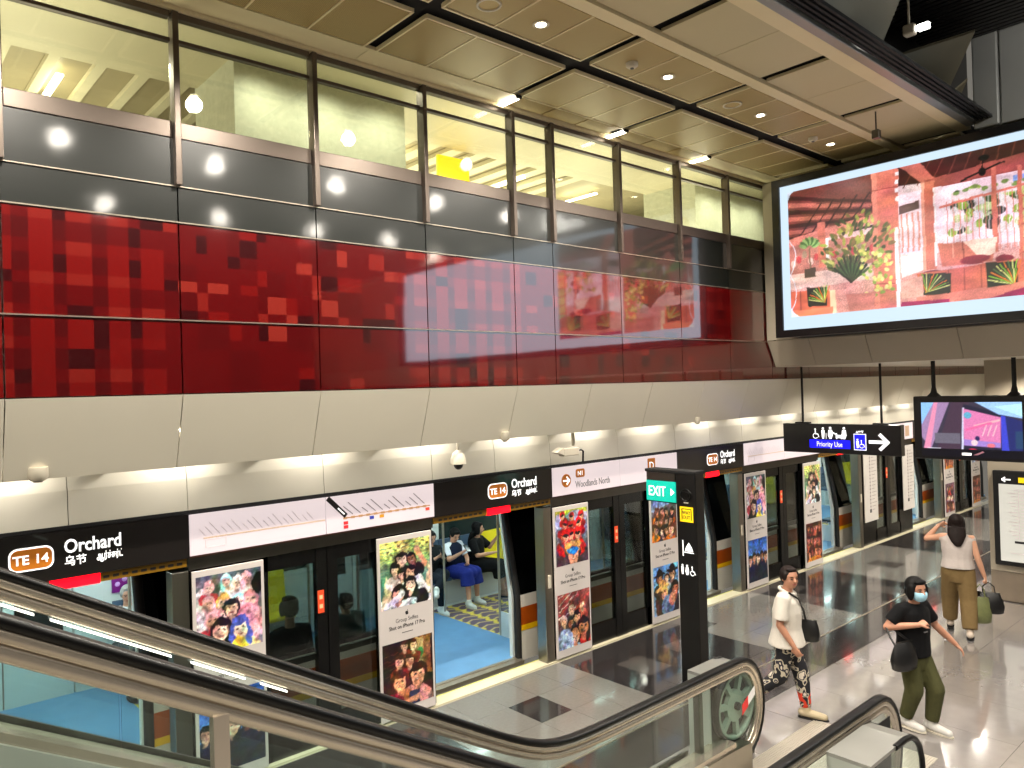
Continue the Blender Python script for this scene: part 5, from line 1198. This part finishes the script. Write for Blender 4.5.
def torso_rings(J, scale=1.0, z0=None):
    pe, ch, nk = V(J['pelvis']), V(J['chest']), V(J['neck']); w = J.get('w', .17)
    return [(pe-V((0, 0, .10)), .12*scale, .10*scale), (pe, .165*scale*w/.17, .115*scale), (pe.lerp(ch, .45), .135*scale*w/.17, .095*scale), (ch, .155*scale*w/.17, .11*scale), (ch.lerp(nk, .6), .165*scale*w/.17, .085*scale), (ch.lerp(nk, .88), .09*scale, .06*scale)]
def person(label, loc, rz, J, skin, hair, hair_style, group=None, voxel=.009, curl=(35, 35), palms=((-1, 0, 0), (1, 0, 0)), face=True, headR=(0, 0), feet=True):
    t = empty('person', loc, label, 'person', group, rz)
    k = J.get('k', .105); hd = V(J['head']); R = rotz(headR[0])@Matrix.Rotation(headR[1], 3, 'X')
    mb = MB()
    mb.rings([ring_e(c, a, b) for c, a, b in torso_rings(J)])
    mb.cap([V(J['neck'])-V((0, 0, .05)), hd+R@V((0, -.15*k, -.45*k))], [.055, .048], 12)
    P = head_mb(mb, hd, k, R)
    for i, sd in enumerate('RL'):
        s_, e_, w_ = V(J['s'+sd]), V(J['e'+sd]), V(J['w'+sd])
        mb.cap([V(J['neck']).lerp(s_, .45)-V((0, 0, .04)), s_, s_.lerp(e_, .5), e_], [.052, .050, .042, .036], 12); mb.cap([e_, e_.lerp(w_, .35), w_], [.037, .036, .024], 12)
        hd_ = J.get('f'+sd); d = (V(hd_)-w_) if hd_ else (w_-e_)
        hand(mb, w_, d, palms[i], .95, curl[i], 1 if i == 0 else -1)
        h_, n_, a_ = V(J['h'+sd]), V(J['k'+sd]), V(J['a'+sd])
        mb.cap([h_, h_.lerp(n_, .4), n_], [.088, .078, .052], 12); mb.cap([n_, n_.lerp(a_, .35), a_], [.054, .052, .034], 12)
        if 't'+sd in J: mb.cap([a_-V((0, 0, .02)), V(J['t'+sd])], [.036, .024], 10)
    fuse('body', mb, voxel, skin, t)
    if face: face_parts(P, k, R, t)
    hb = MB()
    if hair_style == 'short':
        hb.ell(P(0, -.22, .34), (.80*k, .88*k, .80*k), R); hb.ell(P(0, -.50, .0), (.70*k, .50*k, .62*k), R); hb.ell(P(0, .32, .86), (.54*k, .36*k, .16*k), R)
        for q in (-1, 1): hb.ell(P(q*.68, .02, .25), (.16*k, .42*k, .46*k), R)
    elif hair_style == 'bob':
        hb.ell(P(0, -.26, .30), (.88*k, .90*k, .88*k), R); hb.ell(P(0, -.48, -.25), (.82*k, .58*k, .75*k), R)
        for q in (-1, 1): hb.ell(P(q*.76, .08, -.18), (.22*k, .46*k, .78*k), R)
        hb.ell(P(0, .40, .80), (.60*k, .34*k, .22*k), R)
    elif hair_style == 'long':
        hb.ell(P(0, -.24, .32), (.86*k, .90*k, .86*k), R); hb.ell(P(0, -.50, -.35), (.80*k, .52*k, .95*k), R); hb.rings([ring_e(P(0, -.70, -.4), .95*k, .45*k), ring_e(P(0, -1.05, -1.3), 1.02*k, .42*k), ring_e(P(.03, -1.38, -2.1), .66*k, .32*k), ring_e(P(.10, -1.5, -2.6), .30*k, .2*k)])
        for q in (-1, 1): hb.ell(P(q*.74, -.05, -.2), (.22*k, .46*k, .75*k), R)
        hb.ell(P(0, .42, .74), (.6*k, .34*k, .22*k), R)
    elif hair_style == 'tied':
        hb.ell(P(0, -.22, .34), (.82*k, .88*k, .80*k), R); hb.ell(P(0, -.45, -.05), (.70*k, .50*k, .62*k), R); hb.cap([P(0, -.9, -.1), P(0, -1.1, -.7), P(0, -1.0, -1.3)], [.24*k, .22*k, .1*k], 10)
        hb.ell(P(0, .40, .76), (.58*k, .36*k, .22*k), R)
        for q in (-1, 1): hb.ell(P(q*.66, .12, .25), (.16*k, .40*k, .42*k), R)
    fuse('hair', hb, max(.007, voxel), hair, t, smooth=3)
    return t, P, R, k
def shirt(t, J, m, z_hem, sleeve=.5, loose=1.18, flare=1.0, name='shirt', voxel=.011, collar=True):
    mb = MB(); pe, ch, nk = V(J['pelvis']), V(J['chest']), V(J['neck']); w = J.get('w', .17)/.17
    hem = V((pe.x, pe.y, z_hem)) if z_hem is not None else pe
    R = [ring_e(hem, .165*w*loose*flare, .125*loose*flare), ring_e(hem.lerp(ch, .5), .155*w*loose, .118*loose), ring_e(ch, .165*w*loose, .118*loose), ring_e(ch.lerp(nk, .55), .170*w*loose, .095*loose), ring_e(ch.lerp(nk, .86), .10*loose, .07*loose), ring_e(ch.lerp(nk, .97), .066, .06)]
    mb.rings(R)
    for sd in 'RL':
        s_, e_, w_ = V(J['s'+sd]), V(J['e'+sd]), V(J['w'+sd])
        if sleeve <= 0: mb.cap([nk.lerp(s_, .5)-V((0, 0, .04)), s_-V((0, 0, .02))], [.06, .055], 12); continue
        f = min(sleeve, 1); en = s_.lerp(e_, f)
        mb.tube([nk.lerp(s_, .45)-V((0, 0, .03)), s_, s_.lerp(en, .6), en], [.060*loose, .058*loose, .058*loose, .060*loose], 14)
        if sleeve > 1: mb.tube([e_, e_.lerp(w_, sleeve-1)], [.05*loose, .042*loose], 12)
    return fuse(name, mb, voxel, m, t, smooth=3)
def trousers(t, J, m, wide=(.098, .085, .070, .062), name='trousers', upto=1.0, voxel=.011):
    mb = MB(); pe = V(J['pelvis'])
    w = J.get('w', .17)/.17
    mb.rings([ring_e(pe-V((0, 0, .15)), .13*w, .118), ring_e(pe-V((0, 0, .08)), .158*w, .128), ring_e(pe, .172*w, .128), ring_e(pe+V((0, 0, .10)), .155*w, .115), ring_e(pe+V((0, 0, .16)), .145*w, .108)])
    for sd in 'RL':
        h_, n_, a_ = V(J['h'+sd]), V(J['k'+sd]), V(J['a'+sd])
        mb.cap([h_, h_.lerp(n_, .5), n_], [wide[0], wide[1]*1.05, wide[1]], 14); mb.tube([n_, n_.lerp(a_, .5*upto), n_.lerp(a_, .92*upto)], [wide[1], wide[2], wide[3]], 14)
    return fuse(name, mb, voxel, m, t, smooth=3)
def shoes(t, J, m, sole, which='RL', voxel=.006):
    for sd in which:
        a_, b_ = V(J['a'+sd]), V(J['t'+sd]); d = (b_-a_); d.z = 0
        d = d.normalized() if d.length > .01 else V((0, 1, 0)); up = V((0, 0, 1))
        ax = (b_-a_).normalized() if abs((b_-a_).normalized().z) > .6 else d
        heel = a_-ax*.04+V((0, 0, -.03)); toe = b_
        mb = MB().cap([heel, heel.lerp(toe, .5), toe], [.043, .042, .036], 12); mb.cap([a_+V((0, 0, .015)), a_-V((0, 0, .03))], [.044, .046], 12)
        sh = fuse('shoe', mb, voxel, m, t)
        s2 = MB(); side = ax.cross(up).normalized(); dn = side.cross(ax).normalized()*-1 if side.cross(ax).z > 0 else side.cross(ax).normalized()
        n = 14; ring = []
        L = (toe-heel).length
        for q in range(n): ang = 2*PI*q/n; ring.append((heel+toe)/2+ax*(L/2+.045)*math.cos(ang)+side*.044*math.sin(ang)+dn*.030)
        s2.prism(ring, dn*.016); s2.build('sole', sole, sh)
M_sole_w = mat('shoe_sole_white', (.80, .77, .70), .6); M_sole_d = mat('shoe_sole_dark', (.10, .09, .09), .7)
ST = lambda **k: k
# ---- 1: woman in the white shirt
J = dict(pelvis=(0, 0, .80), chest=(0, .01, 1.10), neck=(0, .01, 1.30), head=(0, .05, 1.435), k=.108, w=.155,
         sR=(.155, 0, 1.245), eR=(.205, -.03, 1.0), wR=(.20, .10, .80), fR=(.20, .15, .70), sL=(-.155, .0, 1.245), eL=(-.20, -.04, 1.0), wL=(-.19, .06, .80), fL=(-.19, .10, .7),
         hR=(.075, 0, .79), kR=(.08, -.06, .45), aR=(.08, -.35, .20), tR=(.08, -.26, .06), hL=(-.075, 0, .79), kL=(-.07, .12, .44), aL=(-.06, .16, .09), tL=(-.06, .33, .035))
w1, P, R, k = person('woman in loose white shirt and patterned trousers walking past the escalator newel', (7.22, 4.0, 0), math.radians(-160), J, M_skin2, M_hair_b, 'short', voxel=.0065, headR=(math.radians(-48), 0), curl=(30, 30), palms=((-1, .3, 0), (1, .3, 0)))
M_ws = cloth('white_linen', (.80, .775, .735), .03)
shirt(w1, J, M_ws, .76, .80, 1.22, 1.22)
MB().tube([V((0, .02, 1.30))+V((.075*math.cos(a*PI/8), .075*math.sin(a*PI/8), -.03*math.sin(a*PI/8))) for a in range(17)], .018, 8).build('collar', M_ws, w1)
def pattern_mat():
    M = bpy.data.materials.new('patterned_trousers'); M.use_nodes = True; nt = M.node_tree; b = nt.nodes['Principled BSDF']; b.inputs['Roughness'].default_value = .85
    tc = nt.nodes.new('ShaderNodeTexCoord'); n = nt.nodes.new('ShaderNodeTexNoise'); n.inputs['Scale'].default_value = 11; n.inputs['Detail'].default_value = 1
    r = nt.nodes.new('ShaderNodeValToRGB'); r.color_ramp.interpolation = 'CONSTANT'; e = r.color_ramp.elements
    e[0].position = 0; e[0].color = lin((.07, .07, .10))+(1,); e[1].position = .53; e[1].color = lin((.72, .68, .60))+(1,); q = r.color_ramp.elements.new(.585); q.color = lin((.15, .15, .2))+(1,); q = r.color_ramp.elements.new(.64); q.color = lin((.8, .76, .7))+(1,)
    sx = nt.nodes.new('ShaderNodeSeparateXYZ'); mx = nt.nodes.new('ShaderNodeMix'); mx.data_type = 'RGBA'; lt = nt.nodes.new('ShaderNodeMath'); lt.operation = 'LESS_THAN'; lt.inputs[1].default_value = .27
    n3 = nt.nodes.new('ShaderNodeTexNoise'); n3.inputs['Scale'].default_value = 14; g = nt.nodes.new('ShaderNodeMath'); g.operation = 'GREATER_THAN'; g.inputs[1].default_value = .5; ml = nt.nodes.new('ShaderNodeMath'); ml.operation = 'MULTIPLY'
    nt.links.new(tc.outputs['Object'], n.inputs['Vector']); nt.links.new(tc.outputs['Object'], n3.inputs['Vector']); nt.links.new(tc.outputs['Object'], sx.inputs[0]); nt.links.new(sx.outputs['Z'], lt.inputs[0]); nt.links.new(n3.outputs['Fac'], g.inputs[0]); nt.links.new(lt.outputs[0], ml.inputs[0]); nt.links.new(g.outputs[0], ml.inputs[1])
    nt.links.new(n.outputs['Fac'], r.inputs[0]); nt.links.new(ml.outputs[0], mx.inputs['Factor']); nt.links.new(r.outputs[0], mx.inputs['A']); mx.inputs['B'].default_value = lin((.80, .22, .12))+(1,)
    nt.links.new(mx.outputs['Result'], b.inputs['Base Color']); return M
trousers(w1, J, pattern_mat(), (.098, .082, .066, .055))
shoes(w1, J, mat('beige_shoe', (.72, .66, .54), .7), M_sole_d)
def hung_bag(name, label, cat, loc, rz, size, m, strap=None, handles=False, group=None):
    t = empty(name, loc, label, cat, group, rz); sx, sy, sz = size; mb = MB()
    mb.rings([ring_e((0, 0, z*sz), sx*a, sy*b, 18) for z, a, b in ((0, .38, .35), (.06, .48, .5), (.35, .52, .55), (.7, .46, .40), (.95, .38, .18), (1.0, .36, .12))])
    mb.build('body', m, t); MB().cap([(-.36*sx, 0, sz), (.36*sx, 0, sz)], [.008, .008], 6).build('zip', M_steel_d, t)
    if strap: MB().tube(strap, .009, 6).build('strap', m, t)
    if handles:
        for q in (-1, 1): MB().tube([(-.22*sx, q*.08*sy, sz*.92), (-.18*sx, q*.08*sy, sz*1.3), (0, q*.04*sy, sz*1.5), (.18*sx, q*.08*sy, sz*1.3), (.22*sx, q*.08*sy, sz*.92)], .007, 6).build('handle', m, t)
    return t
M_bagb = mat('black_leather', (.035, .035, .04), .45, 0, .1, 20)
def w2l(t, p): return Matrix.Rotation(t.rotation_euler[2], 3, 'Z')@V(p)+V(t.location)
c = w2l(w1, (-.16, .20, .76)); b1 = hung_bag('crossbody_bag', 'small black crossbody bag at the hip of the white-shirted woman', 'bag', c, math.radians(-70), (.20, .10, .22), M_bagb)
pts = [V((.10, .05, 1.31)), V((.05, .135, 1.24)), V((-.05, .165, 1.10)), V((-.13, .175, .97))]
MB().tube([Matrix.Rotation(-b1.rotation_euler[2], 3, 'Z')@(w2l(w1, p)-V(b1.location)) for p in pts], .010, 6).build('strap', M_bagb, b1)
# ---- 2: masked woman in black
J = dict(pelvis=(0, 0, .77), chest=(0, .01, 1.06), neck=(0, .02, 1.255), head=(0, .06, 1.385), k=.106, w=.16,
         sR=(.155, 0, 1.20), eR=(.27, -.07, 1.03), wR=(.13, .17, 1.09), fR=(.05, .19, 1.115), sL=(-.155, .0, 1.20), eL=(-.27, .05, .99), wL=(-.39, .17, .82), fL=(-.44, .23, .74),
         hR=(.075, 0, .76), kR=(.07, .05, .42), aR=(.04, -.08, .10), tR=(.02, .08, .04), hL=(-.075, 0, .76), kL=(-.10, .15, .43), aL=(-.10, .10, .09), tL=(-.12, .26, .035))
w2, P, R, k = person('masked woman in black top and olive trousers walking on the pale tiles', (7.82, 3.0, 0), math.radians(-196), J, M_skin2, M_hair, 'bob', voxel=.0065, headR=(math.radians(-12), math.radians(-4)), curl=(75, 20), palms=((0, -.4, -1), (0, 0, -1)))
shirt(w2, J, cloth('black_cotton', (.035, .035, .045), .1), .74, .72, 1.16, 1.02, 'top')
trousers(w2, J, cloth('olive_cotton', (.27, .27, .16), .08), (.098, .086, .073, .064))
shoes(w2, J, mat('white_trainer', (.78, .77, .75), .6), M_sole_w)
mk = MB().rings([[P(x*math.cos(a), y0+.0, z) for a in [0]] for x, y0, z in [(0, 0, 0)]]*0 or [ring_e(P(0, .30, z), a*k, b*k, 20, R@V((1, 0, 0)), R@V((0, 1, 0))) for z, a, b in ((-.96, .32, .34), (-.78, .54, .58), (-.45, .66, .72), (-.18, .66, .70), (-.09, .62, .62))], True)
mk.build('face_mask', mat('pale_blue_mask', (.62, .80, .88), .7, 0, .03, 30), w2)
for q in (-1, 1): MB().tube([P(q*.62, .30, -.2), P(q*.74, .0, -.02)], .004, 5).build('mask_loop', M_white, w2)
MB().box((-.02, .128, .99), (.03, .150, 1.0)).build('chest_print', M_lett_g, w2)
c = w2l(w2, (.24, .08, .66)); b2 = hung_bag('shoulder_bag', 'black slouchy shoulder bag hanging from the masked woman\'s bent arm', 'bag', c, math.radians(-198), (.30, .16, .26), M_bagb)
MB().tube([(-.10, 0, .24), (-.03, -.05, .31), (.03, -.13, .385), (.06, -.14, .37), (.09, -.07, .30), (.11, 0, .24)], .011, 6).build('strap', M_bagb, b2)
# ---- 3: woman seen from behind
J = dict(pelvis=(0, 0, .86), chest=(0, 0, 1.16), neck=(0, 0, 1.365), head=(0, .03, 1.49), k=.110, w=.17,
         sR=(.165, 0, 1.30), eR=(.23, -.03, 1.04), wR=(.30, .02, .80), fR=(.32, .04, .72), sL=(-.165, 0, 1.30), eL=(-.36, .07, 1.25), wL=(-.21, .16, 1.42), fL=(-.13, .17, 1.46),
         hR=(.085, 0, .85), kR=(.11, -.03, .48), aR=(.115, -.17, .10), tR=(.12, 0.0, .04), hL=(-.085, 0, .85), kL=(-.105, .14, .48), aL=(-.11, .22, .13), tL=(-.11, .38, .04))
w3, P, R, k = person('woman seen from behind in white sleeveless top and khaki trousers, hand raised to her head', (11.11, 3.66, 0), math.radians(-72), J, M_skin, M_hair_b, 'long', voxel=.0075, curl=(85, 40), palms=((-1, 0, 0), (0, -.5, -.5)))
shirt(w3, J, cloth('white_knit', (.74, .70, .68), .03), .90, 0, 1.15, 1.08, 'top')
trousers(w3, J, cloth('khaki_cotton', (.45, .37, .24), .07), (.118, .108, .098, .090))
shoes(w3, J, mat('pale_trainer', (.74, .68, .62), .6), M_sole_d)
c = w2l(w3, (.34, .05, .32)); hung_bag('handbag', 'black handbag carried in the right hand of the woman in khaki trousers', 'bag', c, math.radians(-72), (.34, .16, .27), M_bagb, handles=True)
c = w2l(w3, (.24, -.03, .20)); hung_bag('carrier_bag', 'olive-green carrier bag hanging beside the black handbag', 'bag', c, math.radians(-60), (.26, .13, .34), mat('olive_plastic', (.40, .42, .26), .5, 0, .15, 14), handles=True)
# ---- seated passengers
def seated(x, y, rz, label, skin, hair, hs, head=(0, .04, 1.12), arms=None, legs=None, headR=(0, 0), voxel=.011, w=.16, palms=((-.5, 0, 1), (.5, 0, 1)), face=True, k=.106, z=0):
    J = dict(pelvis=(0, 0, .53), chest=(0, .0, .80), neck=(0, .02, .99), head=head, k=k, w=w, sR=(.16, .01, .93), eR=(.21, .08, .70), wR=(.12, .28, .70), sL=(-.16, .01, .93), eL=(-.21, .08, .70), wL=(-.12, .28, .70),
             hR=(.09, .02, .53), kR=(.10, .42, .53), aR=(.10, .42, .10), tR=(.10, .57, .04), hL=(-.09, .02, .53), kL=(-.10, .42, .53), aL=(-.10, .44, .10), tL=(-.10, .59, .04))
    if arms: J.update(arms)
    if legs: J.update(legs)
    t, P, R, k = person(label, (x, y, z), rz, J, skin, hair, hs, 'seated train passengers', voxel, (45, 45), palms, face, headR); return t, J, P
def lap_skirt(J):
    mb = MB().rings([ring_e((0, 0, .48), .17, .14), ring_e((0, 0, .56), .19, .15), ring_e((0, 0, .70), .15, .12)])
    for sd in 'RL': mb.cap([V(J['h'+sd]), V(J['k'+sd])+V((0, .0, .0))], [.115, .098], 14); mb.tube([V(J['k'+sd])+V((0, -.02, .03)), V(J['k'+sd]).lerp(V(J['a'+sd]), .42)], [.105, .12], 14)
    mb.cap([V((0, .02, .55)), (V(J['kR'])+V(J['kL']))/2], [.11, .10], 14); return mb
def phone(loc, rz, label, tilt=.7):
    t = empty('mobile_phone', loc, label, 'phone', None, rz); R = Matrix.Rotation(tilt, 3, 'X'); MB().rbox((0, 0, 0), (.075, .009, .15), R, .003).build('case', M_black, t); MB().rbox(R@V((0, .006, 0)), (.066, .002, .138), R).build('glass', mat('phone_glass', (.10, .12, .15), .1), t); return t
YB = 9.98
t, J, P = seated(7.0, YB, PI, 'dark-suited passenger at the doorway edge, crossing a leg in white shoes', M_skin, M_hair, 'short', legs=dict(kL=(0, .40, .60), aL=(.24, .50, .42), tL=(.32, .60, .36)), arms=dict(wR=(.06, .30, .86), wL=(-.06, .30, .84)), headR=(0, -.35))
shirt(t, J, cloth('dark_green_jacket', (.10, .12, .13), .08), .55, 1.8, 1.12, 1, 'jacket'); trousers(t, J, cloth('navy_trousers', (.10, .13, .17), .08), (.095, .08, .065, .058)); shoes(t, J, mat('white_sneaker', (.86, .88, .86), .6), M_sole_w, voxel=.008)
phone(w2l(t, (0, .37, .92)), PI, 'black phone held by the dark-suited seated passenger')
t, J, P = seated(7.45, YB, PI+.15, 'seated girl in navy vest and bright blue skirt looking down at her phone', M_skin, M_hair, 'tied', head=(0, .07, 1.10), arms=dict(wR=(.08, .30, .86), eR=(.20, .12, .74), eL=(-.22, .12, .70), wL=(-.04, .30, .66)), headR=(-.25, -.5), legs=dict(aL=(-.14, .40, .10), tL=(-.14, .55, .04), aR=(.12, .46, .10), tR=(.14, .60, .04)))
shirt(t, J, cloth('white_blouse', (.86, .88, .92), .03), .60, .75, 1.08, 1, 'blouse'); shirt(t, J, cloth('navy_vest', (.07, .11, .20), .08), .52, 0, 1.20, 1, 'vest')
fuse('skirt', lap_skirt(J), .012, cloth('blue_skirt', (.13, .18, .50), .08), t); shoes(t, J, _mats['white_sneaker'], M_sole_w, voxel=.008)
phone(w2l(t, (.05, .38, .93)), PI, 'phone held up by the girl in the navy vest', .9)
t, J, P = seated(7.95, YB, PI+.45, 'seated woman in black dress holding a phone up beside the yellow seats', M_skin, M_hair, 'long', head=(0, .05, 1.13), arms=dict(eR=(.20, .12, .72), wR=(-.02, .32, .74), eL=(-.24, .14, .78), wL=(-.26, .30, .98), fL=(-.26, .32, 1.06)), headR=(.35, 0), legs=dict(kR=(.05, .42, .54), aR=(-.05, .46, .10), tR=(-.08, .60, .04), aL=(-.14, .50, .10), tL=(-.16, .64, .04)))
M_bd = cloth('black_dress', (.045, .045, .05), .1); shirt(t, J, M_bd, .55, .85, 1.14, 1, 'dress'); fuse('dress_skirt', lap_skirt(J), .012, M_bd, t); shoes(t, J, mat('tan_sandal', (.66, .50, .40), .6), M_sole_d, voxel=.008)
phone(w2l(t, (-.25, .36, 1.10)), PI+1.0, 'pale phone held up by the woman in the black dress', .1)
t, J, P = seated(2.55, YB, PI, 'grey-haired passenger under the purple notice, seen above the escalator handrail', M_skin, M_hair_g, 'short', headR=(-.2, -.15)); shirt(t, J, cloth('pale_grey_shirt', (.72, .74, .74), .04), .55, .9); trousers(t, J, cloth('grey_trousers', (.32, .33, .34), .06)); shoes(t, J, mat('black_shoe', (.06, .06, .06), .4), M_sole_d, voxel=.009)
t, J, P = seated(3.55, 7.66, 0, 'dark-jacketed passenger with back to the nearest platform glass', M_skin, M_hair, 'bob', head=(0, .03, 1.20), face=False); shirt(t, J, cloth('charcoal_jacket', (.13, .13, .14), .08), .50, 1.8, 1.35, 1.05, 'jacket'); trousers(t, J, _mats['navy_trousers']); shoes(t, J, _mats['black_shoe'], M_sole_d, voxel=.009)
t, J, P = seated(4.22, 7.66, 0, 'passenger whose dark head shows beside the middle frame of the nearest platform glass', M_skin, M_hair, 'short', head=(0, .03, 1.10), face=False); shirt(t, J, cloth('teal_shirt', (.30, .40, .40), .08), .55, .9); trousers(t, J, _mats['navy_trousers']); shoes(t, J, _mats['black_shoe'], M_sole_d, voxel=.009)
J = dict(pelvis=(0, 0, .90), chest=(0, .02, 1.22), neck=(0, .02, 1.43), head=(0, .06, 1.56), k=.112, w=.18, sR=(.18, 0, 1.36), eR=(.24, .05, 1.10), wR=(.10, .26, 1.12), sL=(-.18, 0, 1.36), eL=(-.24, .0, 1.08), wL=(-.22, .12, .86),
         hR=(.09, 0, .89), kR=(.10, .02, .49), aR=(.10, -.02, .09), tR=(.10, .16, .04), hL=(-.09, 0, .89), kL=(-.10, .02, .49), aL=(-.11, -.02, .09), tL=(-.11, .16, .04))
t, P, R, k = person('standing passenger in navy top and jeans inside the fourth doorway', (14.95, 7.72, 0), math.radians(60), J, M_skin, M_hair, 'bob', voxel=.011); shirt(t, J, cloth('navy_top', (.06, .09, .26), .08), .85, .9, 1.12); trousers(t, J, cloth('pale_jeans', (.42, .52, .66), .08)); shoes(t, J, _mats['white_sneaker'], M_sole_w, voxel=.009)
c = hung_bag('floor_bag', 'black bag standing on the patterned carriage floor by the glass divider', 'bag', (7.12, 8.05, 0), .4, (.26, .20, .36), M_bagb, handles=True)
